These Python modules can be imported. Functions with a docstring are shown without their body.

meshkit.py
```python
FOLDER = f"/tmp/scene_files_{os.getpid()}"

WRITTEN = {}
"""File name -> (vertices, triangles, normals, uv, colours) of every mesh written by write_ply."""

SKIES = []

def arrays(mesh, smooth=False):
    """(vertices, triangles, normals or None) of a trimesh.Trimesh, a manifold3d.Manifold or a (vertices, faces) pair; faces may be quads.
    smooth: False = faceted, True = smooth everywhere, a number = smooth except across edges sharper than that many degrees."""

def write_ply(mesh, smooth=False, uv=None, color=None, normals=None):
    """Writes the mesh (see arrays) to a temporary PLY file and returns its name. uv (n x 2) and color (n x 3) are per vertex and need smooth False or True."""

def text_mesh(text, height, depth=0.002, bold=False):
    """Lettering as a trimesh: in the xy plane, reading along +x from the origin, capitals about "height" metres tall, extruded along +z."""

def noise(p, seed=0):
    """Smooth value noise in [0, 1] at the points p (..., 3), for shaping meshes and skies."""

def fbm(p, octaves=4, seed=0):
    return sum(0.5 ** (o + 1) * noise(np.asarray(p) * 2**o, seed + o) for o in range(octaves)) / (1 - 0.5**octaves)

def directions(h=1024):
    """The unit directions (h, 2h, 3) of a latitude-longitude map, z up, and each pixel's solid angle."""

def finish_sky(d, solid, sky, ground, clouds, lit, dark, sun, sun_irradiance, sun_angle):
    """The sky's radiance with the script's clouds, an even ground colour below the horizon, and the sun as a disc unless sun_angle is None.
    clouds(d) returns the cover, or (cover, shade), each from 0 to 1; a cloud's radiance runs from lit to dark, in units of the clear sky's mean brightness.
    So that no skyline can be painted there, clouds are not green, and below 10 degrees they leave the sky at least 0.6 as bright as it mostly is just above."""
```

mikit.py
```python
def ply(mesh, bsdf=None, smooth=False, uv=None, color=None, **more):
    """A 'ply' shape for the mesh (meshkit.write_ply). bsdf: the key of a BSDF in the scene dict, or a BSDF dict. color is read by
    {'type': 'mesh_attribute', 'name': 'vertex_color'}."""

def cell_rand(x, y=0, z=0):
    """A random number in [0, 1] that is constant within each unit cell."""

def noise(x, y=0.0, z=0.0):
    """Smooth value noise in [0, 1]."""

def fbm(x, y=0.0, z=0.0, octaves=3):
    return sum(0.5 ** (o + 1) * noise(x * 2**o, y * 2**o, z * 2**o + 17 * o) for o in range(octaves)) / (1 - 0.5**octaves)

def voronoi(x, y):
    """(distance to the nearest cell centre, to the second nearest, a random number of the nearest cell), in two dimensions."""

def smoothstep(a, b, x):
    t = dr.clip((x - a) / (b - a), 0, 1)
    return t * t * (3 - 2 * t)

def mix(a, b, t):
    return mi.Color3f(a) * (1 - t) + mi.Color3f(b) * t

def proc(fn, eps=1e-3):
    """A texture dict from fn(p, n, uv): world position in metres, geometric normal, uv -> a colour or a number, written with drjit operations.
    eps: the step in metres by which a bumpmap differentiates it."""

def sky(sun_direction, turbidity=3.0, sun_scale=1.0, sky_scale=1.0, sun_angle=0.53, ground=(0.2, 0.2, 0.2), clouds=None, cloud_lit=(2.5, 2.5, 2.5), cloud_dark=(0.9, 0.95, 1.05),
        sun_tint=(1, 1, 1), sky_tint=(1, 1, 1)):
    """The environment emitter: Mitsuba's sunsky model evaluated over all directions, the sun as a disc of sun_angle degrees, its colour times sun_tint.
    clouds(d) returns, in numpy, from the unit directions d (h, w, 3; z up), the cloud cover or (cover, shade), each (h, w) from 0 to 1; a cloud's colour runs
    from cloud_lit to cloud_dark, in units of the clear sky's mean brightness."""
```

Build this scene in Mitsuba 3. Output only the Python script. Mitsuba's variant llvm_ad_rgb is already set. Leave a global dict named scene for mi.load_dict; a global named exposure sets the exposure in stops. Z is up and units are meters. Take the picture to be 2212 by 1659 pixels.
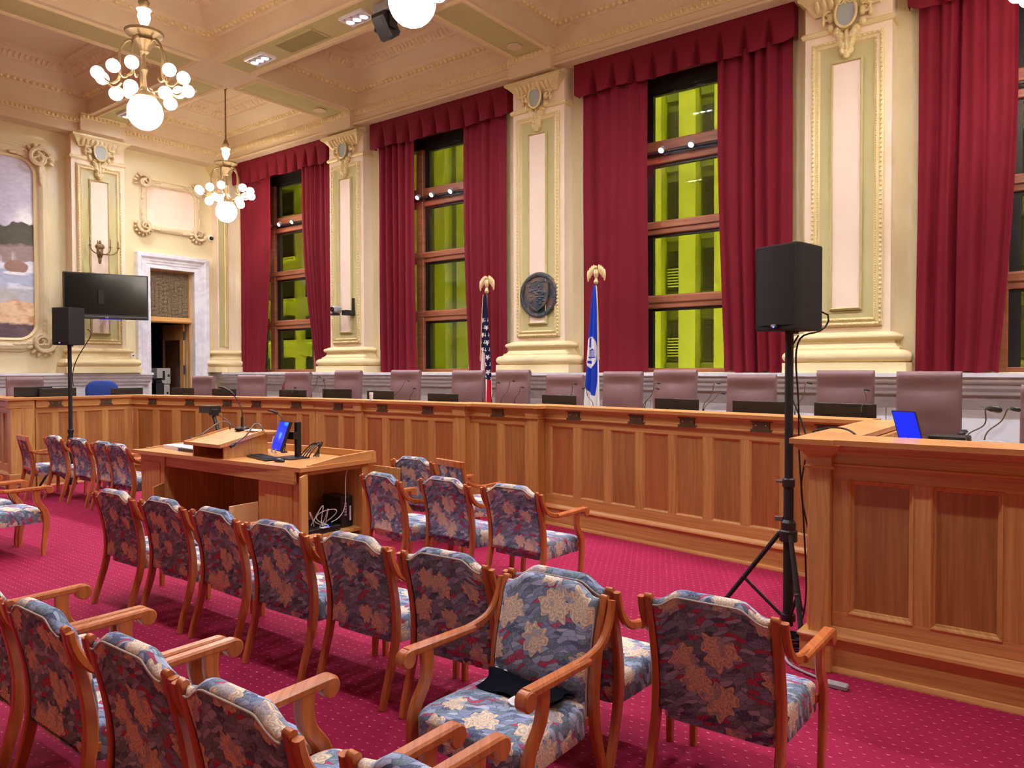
import math
import numpy as np
import trimesh
import drjit as dr
import mitsuba as mi
import mikit
from meshkit import text_mesh, fbm as nfbm
from mikit import proc, noise, fbm, voronoi, cell_rand, smoothstep, mix
from scipy.interpolate import CubicSpline

PI = math.pi
rng = np.random.default_rng(7)
Tm = mi.ScalarTransform4f
scene, labels = {'type': 'scene'}, {}

# ---------------------------------------------------------------- camera
EYE = np.array([0, 0, 1.85])
YAW, PITCH, ROLL, FPX = math.radians(37.3526), math.radians(1.1221), math.radians(0.1341), 1631.57
fwd = np.array([-math.sin(YAW) * math.cos(PITCH), math.cos(YAW) * math.cos(PITCH), -math.sin(PITCH)])
rt0 = np.array([math.cos(YAW), math.sin(YAW), 0])
dn0 = np.cross(fwd, rt0)
upv = -(dn0 * math.cos(ROLL) - rt0 * math.sin(ROLL))
scene['camera'] = {'type': 'perspective', 'fov': math.degrees(2 * math.atan(1106 / FPX)), 'fov_axis': 'x', 'near_clip': 0.05, 'far_clip': 500.0,
                   'to_world': Tm().look_at(origin=EYE.tolist(), target=(EYE + fwd).tolist(), up=upv.tolist())}
exposure = 0.0

# strength of the lamps (radiance, linear rgb): chandelier globes, recessed ceiling lamps, window spotlights, screens, street floodlights
L_GLOBE = [24.0, 21.6, 18.4]
L_SPOT = [1180.0, 1240.0, 1360.0]
L_BAR = [420.0, 410.0, 430.0]
L_SCREEN = [0.03, 0.09, 2.2]
L_FLOOD = [70.0, 72.0, 22.0]


def lin(r, g, b):
    return [((c / 255) / 12.92 if c / 255 <= 0.04045 else ((c / 255 + 0.055) / 1.055) ** 2.4) for c in (r, g, b)]


# ---------------------------------------------------------------- bookkeeping
def uniq(key):
    if key not in scene and key not in labels:
        return key
    k = 1
    while f'{key}_{k:03d}' in scene or f'{key}_{k:03d}' in labels:
        k += 1
    return f'{key}_{k:03d}'


def say(key, label=None, cat=None, group=None, kind=None):
    d = labels.setdefault(key, {})
    for k, v in (('label', label), ('category', cat), ('group', group), ('kind', kind)):
        if v:
            d[k] = v
    return key


def thing(name, label, cat, group=None, kind=None):
    key = uniq(name)
    return say(key, label, cat, group, kind)


def put(name, mesh, mat, parent=None, smooth=30, T=None, label=None, cat=None, group=None, kind=None, **kw):
    key = uniq(name if parent is None else f'{parent}__{name}')
    d = mesh if isinstance(mesh, dict) else mikit.ply(mesh, mat, smooth=smooth, **kw)
    if T is not None:
        d = {**d, 'to_world': T}
    scene[key] = d
    if label or cat or group or kind:
        say(key, label, cat, group, kind)
    return key


def xf(x=0, y=0, z=0, rz=0, s=None):
    t = Tm().translate([x, y, z]).rotate([0, 0, 1], rz)
    return t @ Tm().scale(s) if s else t


# ---------------------------------------------------------------- mesh helpers
def cat(ms):
    return trimesh.util.concatenate([m for m in ms if m is not None])


def box(x0, x1, y0, y1, z0, z1, ch=0.0):
    x0, x1, y0, y1, z0, z1 = min(x0, x1), max(x0, x1), min(y0, y1), max(y0, y1), min(z0, z1), max(z0, z1)
    if ch <= 0:
        v = np.array([[x, y, z] for x in (x0, x1) for y in (y0, y1) for z in (z0, z1)])
        f = np.array([[0, 1, 3], [0, 3, 2], [4, 6, 7], [4, 7, 5], [0, 4, 5], [0, 5, 1], [2, 3, 7], [2, 7, 6], [0, 2, 6], [0, 6, 4], [1, 5, 7], [1, 7, 3]])
        return trimesh.Trimesh(v, f, process=False)
    ch = min(ch, (x1 - x0) / 2.01, (y1 - y0) / 2.01, (z1 - z0) / 2.01)
    pts = []
    for x, sx in ((x0, 1), (x1, -1)):
        for y, sy in ((y0, 1), (y1, -1)):
            for z, sz in ((z0, 1), (z1, -1)):
                pts += [[x, y + sy * ch, z + sz * ch], [x + sx * ch, y, z + sz * ch], [x + sx * ch, y + sy * ch, z]]
    return trimesh.Trimesh(np.array(pts)).convex_hull


def lathe(prof, n=24, caps=True):
    """prof: (r, z) from bottom to top."""
    prof = np.array(prof, float)
    a = np.arange(n) * 2 * PI / n
    v = np.stack([prof[:, None, 0] * np.cos(a), prof[:, None, 0] * np.sin(a), np.repeat(prof[:, 1:2], n, 1)], -1).reshape(-1, 3)
    f = []
    for i in range(len(prof) - 1):
        for j in range(n):
            p, q = i * n + j, i * n + (j + 1) % n
            f += [[p, q, q + n], [p, q + n, p + n]]
    if caps:
        for ring, flip in ((0, True), (len(prof) - 1, False)):
            c = len(v)
            v = np.vstack([v, [[0, 0, prof[ring, 1]]]])
            for j in range(n):
                t = [ring * n + j, ring * n + (j + 1) % n, c]
                f.append(t[::-1] if flip else t)
    return trimesh.Trimesh(v, np.array(f), process=False)


def spline(pts, n):
    pts = np.array(pts, float)
    d = np.r_[0, np.cumsum(np.linalg.norm(np.diff(pts, axis=0), axis=1))]
    return CubicSpline(d, pts, axis=0)(np.linspace(0, d[-1], n))


def tube(pts, r, n=8, cap=True):
    """Round bar along a polyline; r may be a list."""
    pts = np.array(pts, float)
    r = np.broadcast_to(np.asarray(r, float), (len(pts),))
    t = np.gradient(pts, axis=0)
    t /= np.linalg.norm(t, axis=1, keepdims=True) + 1e-12
    a = np.cross(t[0], [0, 0, 1.0] if abs(t[0][2]) < 0.9 else [1.0, 0, 0])
    fr = []
    for k in range(len(pts)):
        a = a - t[k] * (a @ t[k])
        a /= np.linalg.norm(a) + 1e-12
        fr.append((a, np.cross(t[k], a)))
    ang = np.arange(n) * 2 * PI / n
    v = np.vstack([p + rr * (np.cos(ang)[:, None] * A + np.sin(ang)[:, None] * B) for p, rr, (A, B) in zip(pts, r, fr)])
    f = []
    for i in range(len(pts) - 1):
        for j in range(n):
            p, q = i * n + j, i * n + (j + 1) % n
            f += [[p, q, q + n], [p, q + n, p + n]]
    if cap:
        f += [[0, j + 1, j] for j in range(1, n - 1)]
        o = (len(pts) - 1) * n
        f += [[o, o + j, o + j + 1] for j in range(1, n - 1)]
    return trimesh.Trimesh(v, np.array(f), process=False)


def ribbon(path_yz, x0, x1, depth, ch=0.006, flare=None):
    """A bar of wood cut to a side profile: the path runs in the y-z plane, the bar is 'depth' thick across the path and spans x0..x1; edges chamfered.
    flare: sideways shift of x per path point."""
    p = np.array(path_yz, float)
    t = np.gradient(p, axis=0)
    t /= np.linalg.norm(t, axis=1, keepdims=True)
    nn = np.stack([-t[:, 1], t[:, 0]], 1)
    dep = np.broadcast_to(np.asarray(depth, float), (len(p),))
    fl = np.zeros(len(p)) if flare is None else np.asarray(flare, float)
    w = (x1 - x0) / 2
    xc = (x0 + x1) / 2
    ring = []
    for k in range(len(p)):
        h = dep[k] / 2
        sec = [(-w, -h + ch), (-w, h - ch), (-w + ch, h), (w - ch, h), (w, h - ch), (w, -h + ch), (w - ch, -h), (-w + ch, -h)]
        ring.append([[xc + fl[k] + a, p[k, 0] + nn[k, 0] * b, p[k, 1] + nn[k, 1] * b] for a, b in sec])
    n = 8
    v = np.array(ring).reshape(-1, 3)
    f = []
    for i in range(len(p) - 1):
        for j in range(n):
            a, b = i * n + j, i * n + (j + 1) % n
            f += [[a, b, b + n], [a, b + n, a + n]]
    f += [[0, j + 1, j] for j in range(1, n - 1)]
    o = (len(p) - 1) * n
    f += [[o, o + j, o + j + 1] for j in range(1, n - 1)]
    m = trimesh.Trimesh(v, np.array(f), process=False)
    m.fix_normals()
    return m


def mould(path, prof, closed=False, mapf=None, caps=True, closed_prof=False):
    """A moulding: the profile's (offset, height) points run along a plan path, mitred at its corners; offset goes to the path's left.
    mapf(a, b, h) -> (x, y, z) lays the path plane in the room."""
    P = np.array(path, float)
    n = len(P)
    nor = []
    for k in range(n):
        if closed:
            d0, d1 = P[k] - P[k - 1], P[(k + 1) % n] - P[k]
        else:
            d0 = P[k] - P[k - 1] if k else P[1] - P[0]
            d1 = P[k + 1] - P[k] if k < n - 1 else P[-1] - P[-2]
        d0, d1 = d0 / np.linalg.norm(d0), d1 / np.linalg.norm(d1)
        n0, n1 = np.array([-d0[1], d0[0]]), np.array([-d1[1], d1[0]])
        m = n0 + n1
        m /= np.linalg.norm(m)
        nor.append(m / max(m @ n0, 0.2))
    nor = np.array(nor)
    prof = np.array(prof, float)
    k = len(prof)
    v = []
    for q in range(n):
        for o, h in prof:
            ab = P[q] + nor[q] * o
            v.append([ab[0], ab[1], h])
    v = np.array(v)
    f = []
    segs = n if closed else n - 1
    ks = k if closed_prof else k - 1
    for q in range(segs):
        q2 = (q + 1) % n
        for i in range(ks):
            i2 = (i + 1) % k
            a, b, c, d = q * k + i, q2 * k + i, q2 * k + i2, q * k + i2
            f += [[a, b, c], [a, c, d]]
    if caps and not closed:
        from shapely.geometry import Polygon
        try:
            vv, ff = trimesh.creation.triangulate_polygon(Polygon(prof), engine='earcut')
            from scipy.spatial import cKDTree
            idx = cKDTree(prof).query(vv)[1]
            f += [[idx[a], idx[b], idx[c]] for a, b, c in ff]
            o = (n - 1) * k
            f += [[o + idx[c], o + idx[b], o + idx[a]] for a, b, c in ff]
        except Exception:
            pass
    if mapf is not None:
        v = np.stack(mapf(v[:, 0], v[:, 1], v[:, 2]), 1)
    return trimesh.Trimesh(v, np.array(f), process=False)


def grid(fn, nu, nv, closed_u=False):
    """Surface fn(u, v) -> (..., 3), u and v in 0..1; returns the mesh and its uv."""
    u, v = np.meshgrid(np.linspace(0, 1, nu), np.linspace(0, 1, nv), indexing='ij')
    pts = np.asarray(fn(u, v)).reshape(-1, 3)
    f = []
    for i in range(nu - 1):
        for j in range(nv - 1):
            a, b = i * nv + j, (i + 1) * nv + j
            f += [[a, b, b + 1], [a, b + 1, a + 1]]
    return trimesh.Trimesh(pts, np.array(f), process=False), np.stack([u.ravel(), v.ravel()], 1)


def slab(poly, z0, z1):
    """Plan polygon raised from z0 to z1."""
    from shapely.geometry import Polygon
    m = trimesh.creation.extrude_polygon(Polygon(poly), z1 - z0, engine='earcut')
    m.apply_translation([0, 0, z0])
    return m


def plate(poly, t, mapf):
    """Flat outline (a, b) of thickness t, laid in the room by mapf(a, b, h)."""
    from shapely.geometry import Polygon
    pg = poly if hasattr(poly, 'exterior') else Polygon(poly)
    m = trimesh.creation.extrude_polygon(pg, t, engine='earcut')
    v = m.vertices
    m = trimesh.Trimesh(np.stack(mapf(v[:, 0], v[:, 1], v[:, 2]), 1), m.faces, process=False)
    m.fix_normals()
    return m


def blob(c, r, sub=2, rot=None):
    m = trimesh.creation.icosphere(subdivisions=sub)
    v = m.vertices * np.array(r)
    if rot is not None:
        v = v @ np.array(rot).T
    return trimesh.Trimesh(v + np.array(c), m.faces, process=False)


def segm(a, b):
    """Local frame of a wall run from plan point a to plan point b: mapf(s, z, h) with h out of the face (to the right of a->b)."""
    a, b = np.array(a, float), np.array(b, float)
    L = np.linalg.norm(b - a)
    d = (b - a) / L
    o = np.array([d[1], -d[0]])
    return L, lambda s, z, h: (a[0] + d[0] * s + o[0] * h, a[1] + d[1] * s + o[1] * h, z + 0 * s)


def fbox(mapf, s0, s1, z0, z1, h0, h1, ch=0.0):
    m = box(s0, s1, z0, z1, h0, h1, ch)
    v = m.vertices
    m = trimesh.Trimesh(np.stack(mapf(v[:, 0], v[:, 1], v[:, 2]), 1), m.faces, process=False)
    m.fix_normals()
    return m


# ---------------------------------------------------------------- materials
def two(b):
    return {'type': 'twosided', 'bsdf': b}


def pm(name, col, rough=0.5, metallic=0.0, spec=0.5, clear=0.0, sheen=0.0, bump=None, bscale=1.0, beps=1e-3):
    c = proc(col) if callable(col) else {'type': 'rgb', 'value': col}
    b = {'type': 'principled', 'base_color': c, 'roughness': rough, 'metallic': metallic, 'specular': spec}
    if clear:
        b['clearcoat'] = clear
        b['clearcoat_gloss'] = 0.9
    if sheen:
        b['sheen'] = sheen
    if bump is not None:
        b = {'type': 'bumpmap', 'arbitrary': proc(bump, beps), 'scale': bscale, 'bsdf': b}
    scene[name] = two(b)
    return name


def matte(name, col):
    c = proc(col) if callable(col) else {'type': 'rgb', 'value': col}
    scene[name] = two({'type': 'diffuse', 'reflectance': c})
    return name


def wood(dark, light, vertical=True, fine=70.0, seed=0.0, knot=0.35):
    d, l = lin(*dark), lin(*light)

    def f(p, n, uv):
        if vertical:
            a, b = p.x * 1.0 + p.y * 0.83 + seed, p.z
        else:
            a, b = p.z * 1.0 + seed, p.x * 0.8 + p.y * 0.6
        wob = noise(a * 5, b * 1.2, seed) * 0.06
        g = fbm((a + wob) * fine, b * 2.2, seed, 3)
        g2 = noise((a + wob) * fine * 3.1, b * 7, 4.0)
        big = noise(a * 3.3, b * 0.7, 9.0 + seed)
        t = dr.clip(g * 0.75 + g2 * 0.2 + (big - 0.5) * knot, 0, 1)
        return mix(d, l, t)
    return f


def paint(c, amt=0.05, sc=2.0):
    c0 = lin(*c)

    def f(p, n, uv):
        t = fbm(p.x * sc, p.y * sc, p.z * sc, 3)
        return mi.Color3f(c0) * (1 - amt + 2 * amt * t)
    return f
matte('m_wall', lin(*(218, 203, 164)))
matte('m_ceiling', lin(*(216, 194, 162)))
matte('m_pilaster', lin(*(236, 217, 190)))
matte('m_panel_pink', lin(*(236, 214, 194)))
matte('m_sage', lin(*(190, 178, 128)))
pm('m_gilt', lin(220, 202, 150), 0.42, 0.15, 0.5)
matte('m_gilt_soft', lin(*(222, 202, 158)))
matte('m_olive', lin(*(150, 138, 96)))
matte('m_relief', lin(*(214, 196, 160)))


def marble(base, vein, sc):
    b, v = lin(*base), lin(*vein)

    def f(p, n, uv):
        w = fbm(p.x * 1.7, p.y * 1.7, p.z * 1.7, 3)
        t = dr.abs(fbm(p.x * sc + w * 3, p.y * sc + w * 2, p.z * sc * 1.6 + w * 3, 4) - 0.5) * 2
        s = 1 - smoothstep(0.0, 0.22, t)
        cloud = fbm(p.x * 3, p.y * 3, p.z * 3 + 5, 3)
        return mix(mix(b, v, s * 0.55), v, smoothstep(0.5, 0.8, cloud) * 0.35)
    return f


pm('m_marble', marble((232, 230, 236), (206, 202, 214), 1.6), 0.22, 0, 0.5)
pm('m_marble_grey', marble((196, 188, 192), (172, 164, 172), 2.2), 0.25, 0, 0.5)
_cA, _cB, _cD = lin(150, 33, 68), lin(130, 25, 54), lin(222, 140, 158)


def carpet(p, n, uv):
    g = fbm(p.x * 3, p.y * 3, 0.0, 3)
    pile = noise(p.x * 260, p.y * 260, 1.0)
    c = mix(_cB, _cA, dr.clip(g * 0.6 + pile * 0.5, 0, 1))
    s = 0.062
    row = dr.floor(p.y / s)
    fx = p.x / s + 0.5 * (row - 2 * dr.floor(row * 0.5))
    dx = (fx - dr.floor(fx) - 0.5) * s
    dy = (p.y / s - row - 0.5) * s
    chev = dr.abs(dy - dr.abs(dx) * 0.7 + 0.003)
    m = (1 - smoothstep(0.0016, 0.0036, chev)) * (1 - smoothstep(0.007, 0.009, dr.abs(dx)))
    return mix(c, _cD, m * (0.35 + 0.5 * cell_rand(dr.floor(fx), row, 3)))


pm('m_carpet', carpet, 0.95, 0, 0.1, sheen=0.3)
pm('m_oak', wood((164, 110, 56), (216, 164, 98)), 0.38, 0, 0.5, clear=0.25)
pm('m_oak_h', wood((164, 110, 56), (216, 164, 98), False), 0.38, 0, 0.5, clear=0.25)
pm('m_oak_panel', wood((138, 88, 44), (186, 128, 72), True, 60.0, 3.0), 0.4, 0, 0.5, clear=0.2)
pm('m_oak_panel_red', wood((142, 82, 42), (184, 116, 64), True, 60.0, 11.0), 0.4, 0, 0.5, clear=0.2)
pm('m_oak_top', wood((176, 116, 62), (214, 156, 96), False, 50.0, 5.0), 0.32, 0, 0.5, clear=0.4)
pm('m_cherry', wood((150, 76, 36), (204, 120, 66), True, 45.0, 2.0, 0.2), 0.25, 0, 0.5, clear=0.6)
pm('m_dark_wood', wood((60, 34, 20), (92, 54, 30)), 0.45)
pm('m_plywood', wood((206, 168, 112), (228, 194, 142), False, 30.0, 1.0), 0.55)
pm('m_window_wood', wood((120, 66, 44), (176, 110, 78), False, 40.0, 8.0), 0.35, 0, 0.5, clear=0.3)
pm('m_window_black', lin(24, 20, 18), 0.4)
_k1, _k2 = lin(96, 14, 26), lin(118, 19, 36)


def velvet(p, n, uv):
    w = noise(p.x * 420, p.y * 420, p.z * 420)
    b = fbm(p.x * 2.2, p.y * 2.2, p.z * 0.7, 3)
    return mix(_k1, _k2, dr.clip(0.7 * b + 0.4 * w - 0.05, 0, 1))


pm('m_curtain', velvet, 0.8, 0, 0.2, sheen=0.35)

# the chairs' tapestry: large cream blooms and blue-grey leaves on dusty rose
_f = {k: lin(*v) for k, v in dict(rose=(176, 66, 96), slate=(132, 144, 174), pale=(172, 182, 204), navy=(84, 92, 120), teal=(112, 130, 140), cream=(226, 208, 184), tan=(190, 166, 142), dark=(70, 66, 84)).items()}


def tapestry(p, n, uv):
    u, v = uv.x, uv.y
    wx, wy = fbm(u * 14, v * 14, 3.0, 2) - 0.5, fbm(u * 14, v * 14, 8.0, 2) - 0.5
    uu, vv = u + wx * 0.03, v + wy * 0.03
    d1, d2, which = voronoi((uu + 0.55 * vv) * 17, (vv - 0.5 * uu) * 46)
    c = mix(_f['slate'], _f['pale'], smoothstep(0.3, 0.55, which))
    c = mix(c, _f['teal'], smoothstep(0.55, 0.6, which))
    c = mix(c, _f['rose'], smoothstep(0.87, 0.885, which))
    c = mix(c, _f['navy'], 1 - smoothstep(0.08, 0.2, which))
    c = mix(c, _f['navy'], (1 - smoothstep(0.02, 0.14, d2 - d1)) * 0.75)
    vein = dr.abs(noise(uu * 150, vv * 60, 2.0) - 0.5)
    c = mix(c, _f['pale'], (1 - smoothstep(0.0, 0.07, vein)) * 0.5)
    # blooms: ragged many-petalled heads
    s = 0.20
    best, ang, rnd = mi.Float(9), mi.Float(0), mi.Float(0)
    for a in (-1, 0, 1):
        for b in (-1, 0, 1):
            cx, cy = dr.floor(u / s) + a, dr.floor(v / s) + b
            ox = (cx + 0.5 + 0.6 * (cell_rand(cx, cy, 1) - 0.5)) * s - u
            oy = (cy + 0.5 + 0.6 * (cell_rand(cx, cy, 2) - 0.5)) * s - v
            q = cell_rand(cx, cy, 3)
            th = dr.atan2(oy, ox)
            R = (0.046 + 0.032 * q) * (1 + 0.13 * dr.cos(th * 8 + q * 20) + 0.12 * dr.cos(th * 3 + q * 9) + 0.07 * dr.cos(th * 13 + q * 5))
            e = dr.sqrt(ox * ox + oy * oy) / R
            near = e < best
            ang = dr.select(near, th, ang)
            rnd = dr.select(near, q, rnd)
            best = dr.select(near, e, best)
    pw = best + 0.16 * dr.cos(ang * 6 + rnd * 30 + dr.floor(best * 3.2) * 1.7)
    tier = pw * 3.2 - dr.floor(pw * 3.2)
    tone = mix(_f['tan'], _f['cream'], smoothstep(0.05, 0.75, tier))
    line = dr.abs(dr.sin(ang * 6 + dr.floor(pw * 3.2) * 2.1 + rnd * 20))
    tone = mix(tone, _f['slate'], (1 - smoothstep(0.0, 0.22, line)) * 0.5 * smoothstep(0.1, 0.3, best))
    tone = mix(tone, _f['navy'], (1 - smoothstep(0.02, 0.10, tier)) * 0.55)
    tone = mix(tone, _f['slate'], smoothstep(0.62, 0.75, noise(u * 30, v * 30, 5.0)) * 0.5)
    c = mix(c, _f['dark'], (1 - smoothstep(0.98, 1.08, best)) * 0.4)
    c = mix(tone, c, smoothstep(0.97, 1.02, best))
    weave = noise(u * 1500, v * 1500, 1.0)
    return c * (0.86 + 0.28 * weave)


pm('m_tapestry', tapestry, 0.9, 0, 0.15)
pm('m_piping', lin(178, 170, 158), 0.8)
_l1, _l2 = lin(118, 88, 90), lin(136, 104, 104)
pm('m_leather', lambda p, n, uv: mix(_l1, _l2, fbm(p.x * 9, p.y * 9, p.z * 9, 3)), 0.42, 0, 0.5)
pm('m_leather_red', lin(120, 36, 48), 0.45)
pm('m_blue_fabric', paint((52, 74, 146), 0.1, 40.0), 0.9, 0, 0.1)
pm('m_black', lin(30, 28, 30), 0.35)
pm('m_black_matte', lin(26, 25, 27), 0.7)
pm('m_bezel', lin(40, 36, 33), 0.35)
pm('m_panel_glass', lin(10, 9, 10), 0.12)
pm('m_steel', lin(120, 116, 112), 0.35, 0.9)
pm('m_white', lin(232, 232, 236), 0.35)
pm('m_grey', lin(150, 148, 150), 0.4)
pm('m_brass', lin(128, 104, 70), 0.4, 0.6)
pm('m_plate', paint((92, 74, 52), 0.15, 20.0), 0.45, 0.5)
pm('m_gold', lin(236, 214, 160), 0.3, 0.6)
_b1, _b2 = lin(58, 70, 80), lin(112, 92, 82)
pm('m_bronze', lambda p, n, uv: mix(_b1, _b2, smoothstep(0.35, 0.7, fbm(p.x * 7, p.y * 7, p.z * 7, 3))), 0.5, 0.45)
pm('m_bronze_rim', paint((66, 84, 96), 0.2, 40.0), 0.55, 0.4)
scene['m_glass'] = {'type': 'thindielectric', 'int_ior': 1.5}
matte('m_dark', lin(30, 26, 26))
matte('m_mirror_grey', lin(*(168, 176, 172)))
matte('m_card', lin(*(186, 180, 176)))
matte('m_paper', lin(236, 234, 228))
matte('m_cloth_black', paint((24, 26, 34), 0.15, 30.0))
# ---------------------------------------------------------------- the shell
XL, XR, YF, YB = -17.7, 7.65, -3.6, 11.27          # left, right, near and window wall faces
PX = [-18.098, -12.948, -7.798, -2.648, 2.502]     # pilaster centres on the window wall
WX = [-15.52, -10.373, -5.223, -0.073, 5.077]      # window centres
WHW, WZ0, WZ1 = 1.42, 1.80, 6.72                   # window opening
put('floor', box(XL - 0.3, XR + 0.3, YF - 0.3, 11.9, -0.2, 0), 'm_carpet', smooth=False, label='crimson carpet with rows of small pale chevrons', cat='carpet', kind='structure')
plat = [(-17.7, 4.75), (-13.6, 4.75), (-13.6, 6.75), (-9.3, 7.6), (-5.2, 7.75), (-1.95, 7.3), (-1.25, 7.1), (-1.25, 5.3), (7.65, 5.3), (7.65, 11.27), (-17.7, 11.27)]
put('dais_platform', slab(plat, 0, 0.6), 'm_dark_wood', 'floor', smooth=False, label='raised platform behind the council bench')

DY0, DY1, DZ1 = 9.05, 10.16, 4.27                  # door opening in the left wall
wl = [box(XL - 0.5, XL, YF - 0.3, DY0, 0, 8.4), box(XL - 0.5, XL, DY1, 11.9, 0, 8.4), box(XL - 0.5, XL, DY0, DY1, DZ1, 8.4), box(XL - 0.5, XL, DY0, DY1, 0, 0.6)]
put('wall_left', cat(wl), 'm_wall', smooth=False, label='cream plaster wall with the mural, television and doorway', cat='wall', kind='structure')
wb, x = [], XL - 0.5
for c in WX:
    wb += [box(x, c - WHW, YB, YB + 0.5, 0, 8.4), box(c - WHW, c + WHW, YB, YB + 0.5, 0, WZ0), box(c - WHW, c + WHW, YB, YB + 0.5, WZ1, 8.4)]
    x = c + WHW
wb.append(box(x, XR + 0.3, YB, YB + 0.5, 0, 8.4))
put('wall_back', cat(wb), 'm_wall', smooth=False, label='cream window wall with pilasters and tall curtained windows', cat='wall', kind='structure')
put('wall_right', box(XR, XR + 0.3, YF - 0.3, 11.9, 0, 8.4), 'm_wall', smooth=False, label='cream wall at the right end of the chamber', cat='wall', kind='structure')
put('wall_front', box(XL - 0.5, XR + 0.3, YF - 0.3, YF, 0, 8.4), 'm_oak_panel', smooth=False, label='oak panelled wall behind the audience', cat='wall', kind='structure')

# entablature band along the window wall, and the decorated strip on it
FR = 10.86
put('frieze', box(XL, XR, FR, YB, 7.05, 8.3), 'm_ceiling', 'wall_back', smooth=False)
put('frieze', box(XL, XL + 0.4, YF, FR, 6.95, 8.3), 'm_ceiling', 'wall_left', smooth=False)


def relief_strip(L, mapf, z0, z1, h, pitch):
    """A cast strip of small lumps along a wall run."""
    ms = [fbox(mapf, 0, L, z0, z1, 0, h)]
    n = int(L / pitch)
    b = trimesh.creation.icosphere(subdivisions=1)
    for k in range(n):
        s = (k + 0.5) * pitch
        v = b.vertices * [pitch * 0.36, (z1 - z0) * 0.36, h * 0.9]
        m = mapf(s + v[:, 0], (z0 + z1) / 2 + v[:, 1], h + v[:, 2])
        ms.append(trimesh.Trimesh(np.stack(m, 1), b.faces, process=False))
    return cat(ms)


L, mf = segm((XL, FR), (XR, FR))
put('cornice_strip', relief_strip(L, mf, 7.24, 7.36, 0.035, 0.085), 'm_gilt_soft', 'wall_back', kind='stuff')
L2, mf2 = segm((XL + 0.4, YF), (XL + 0.4, FR))
put('cornice_strip', relief_strip(L2, mf2, 7.15, 7.26, 0.035, 0.085), 'm_gilt_soft', 'wall_left', kind='stuff')
put('picture_rail', mould([(XL, FR), (XR, FR)], [(0, 7.05), (-0.05, 7.05), (-0.05, 7.09), (-0.02, 7.12), (0, 7.12)]), 'm_ceiling', 'wall_back')
put('picture_rail', mould([(XL + 0.4, FR), (XL + 0.4, YF)], [(0, 6.95), (-0.06, 6.95), (-0.06, 7.0), (-0.02, 7.04), (0, 7.04)]), 'm_ceiling', 'wall_left')

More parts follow.
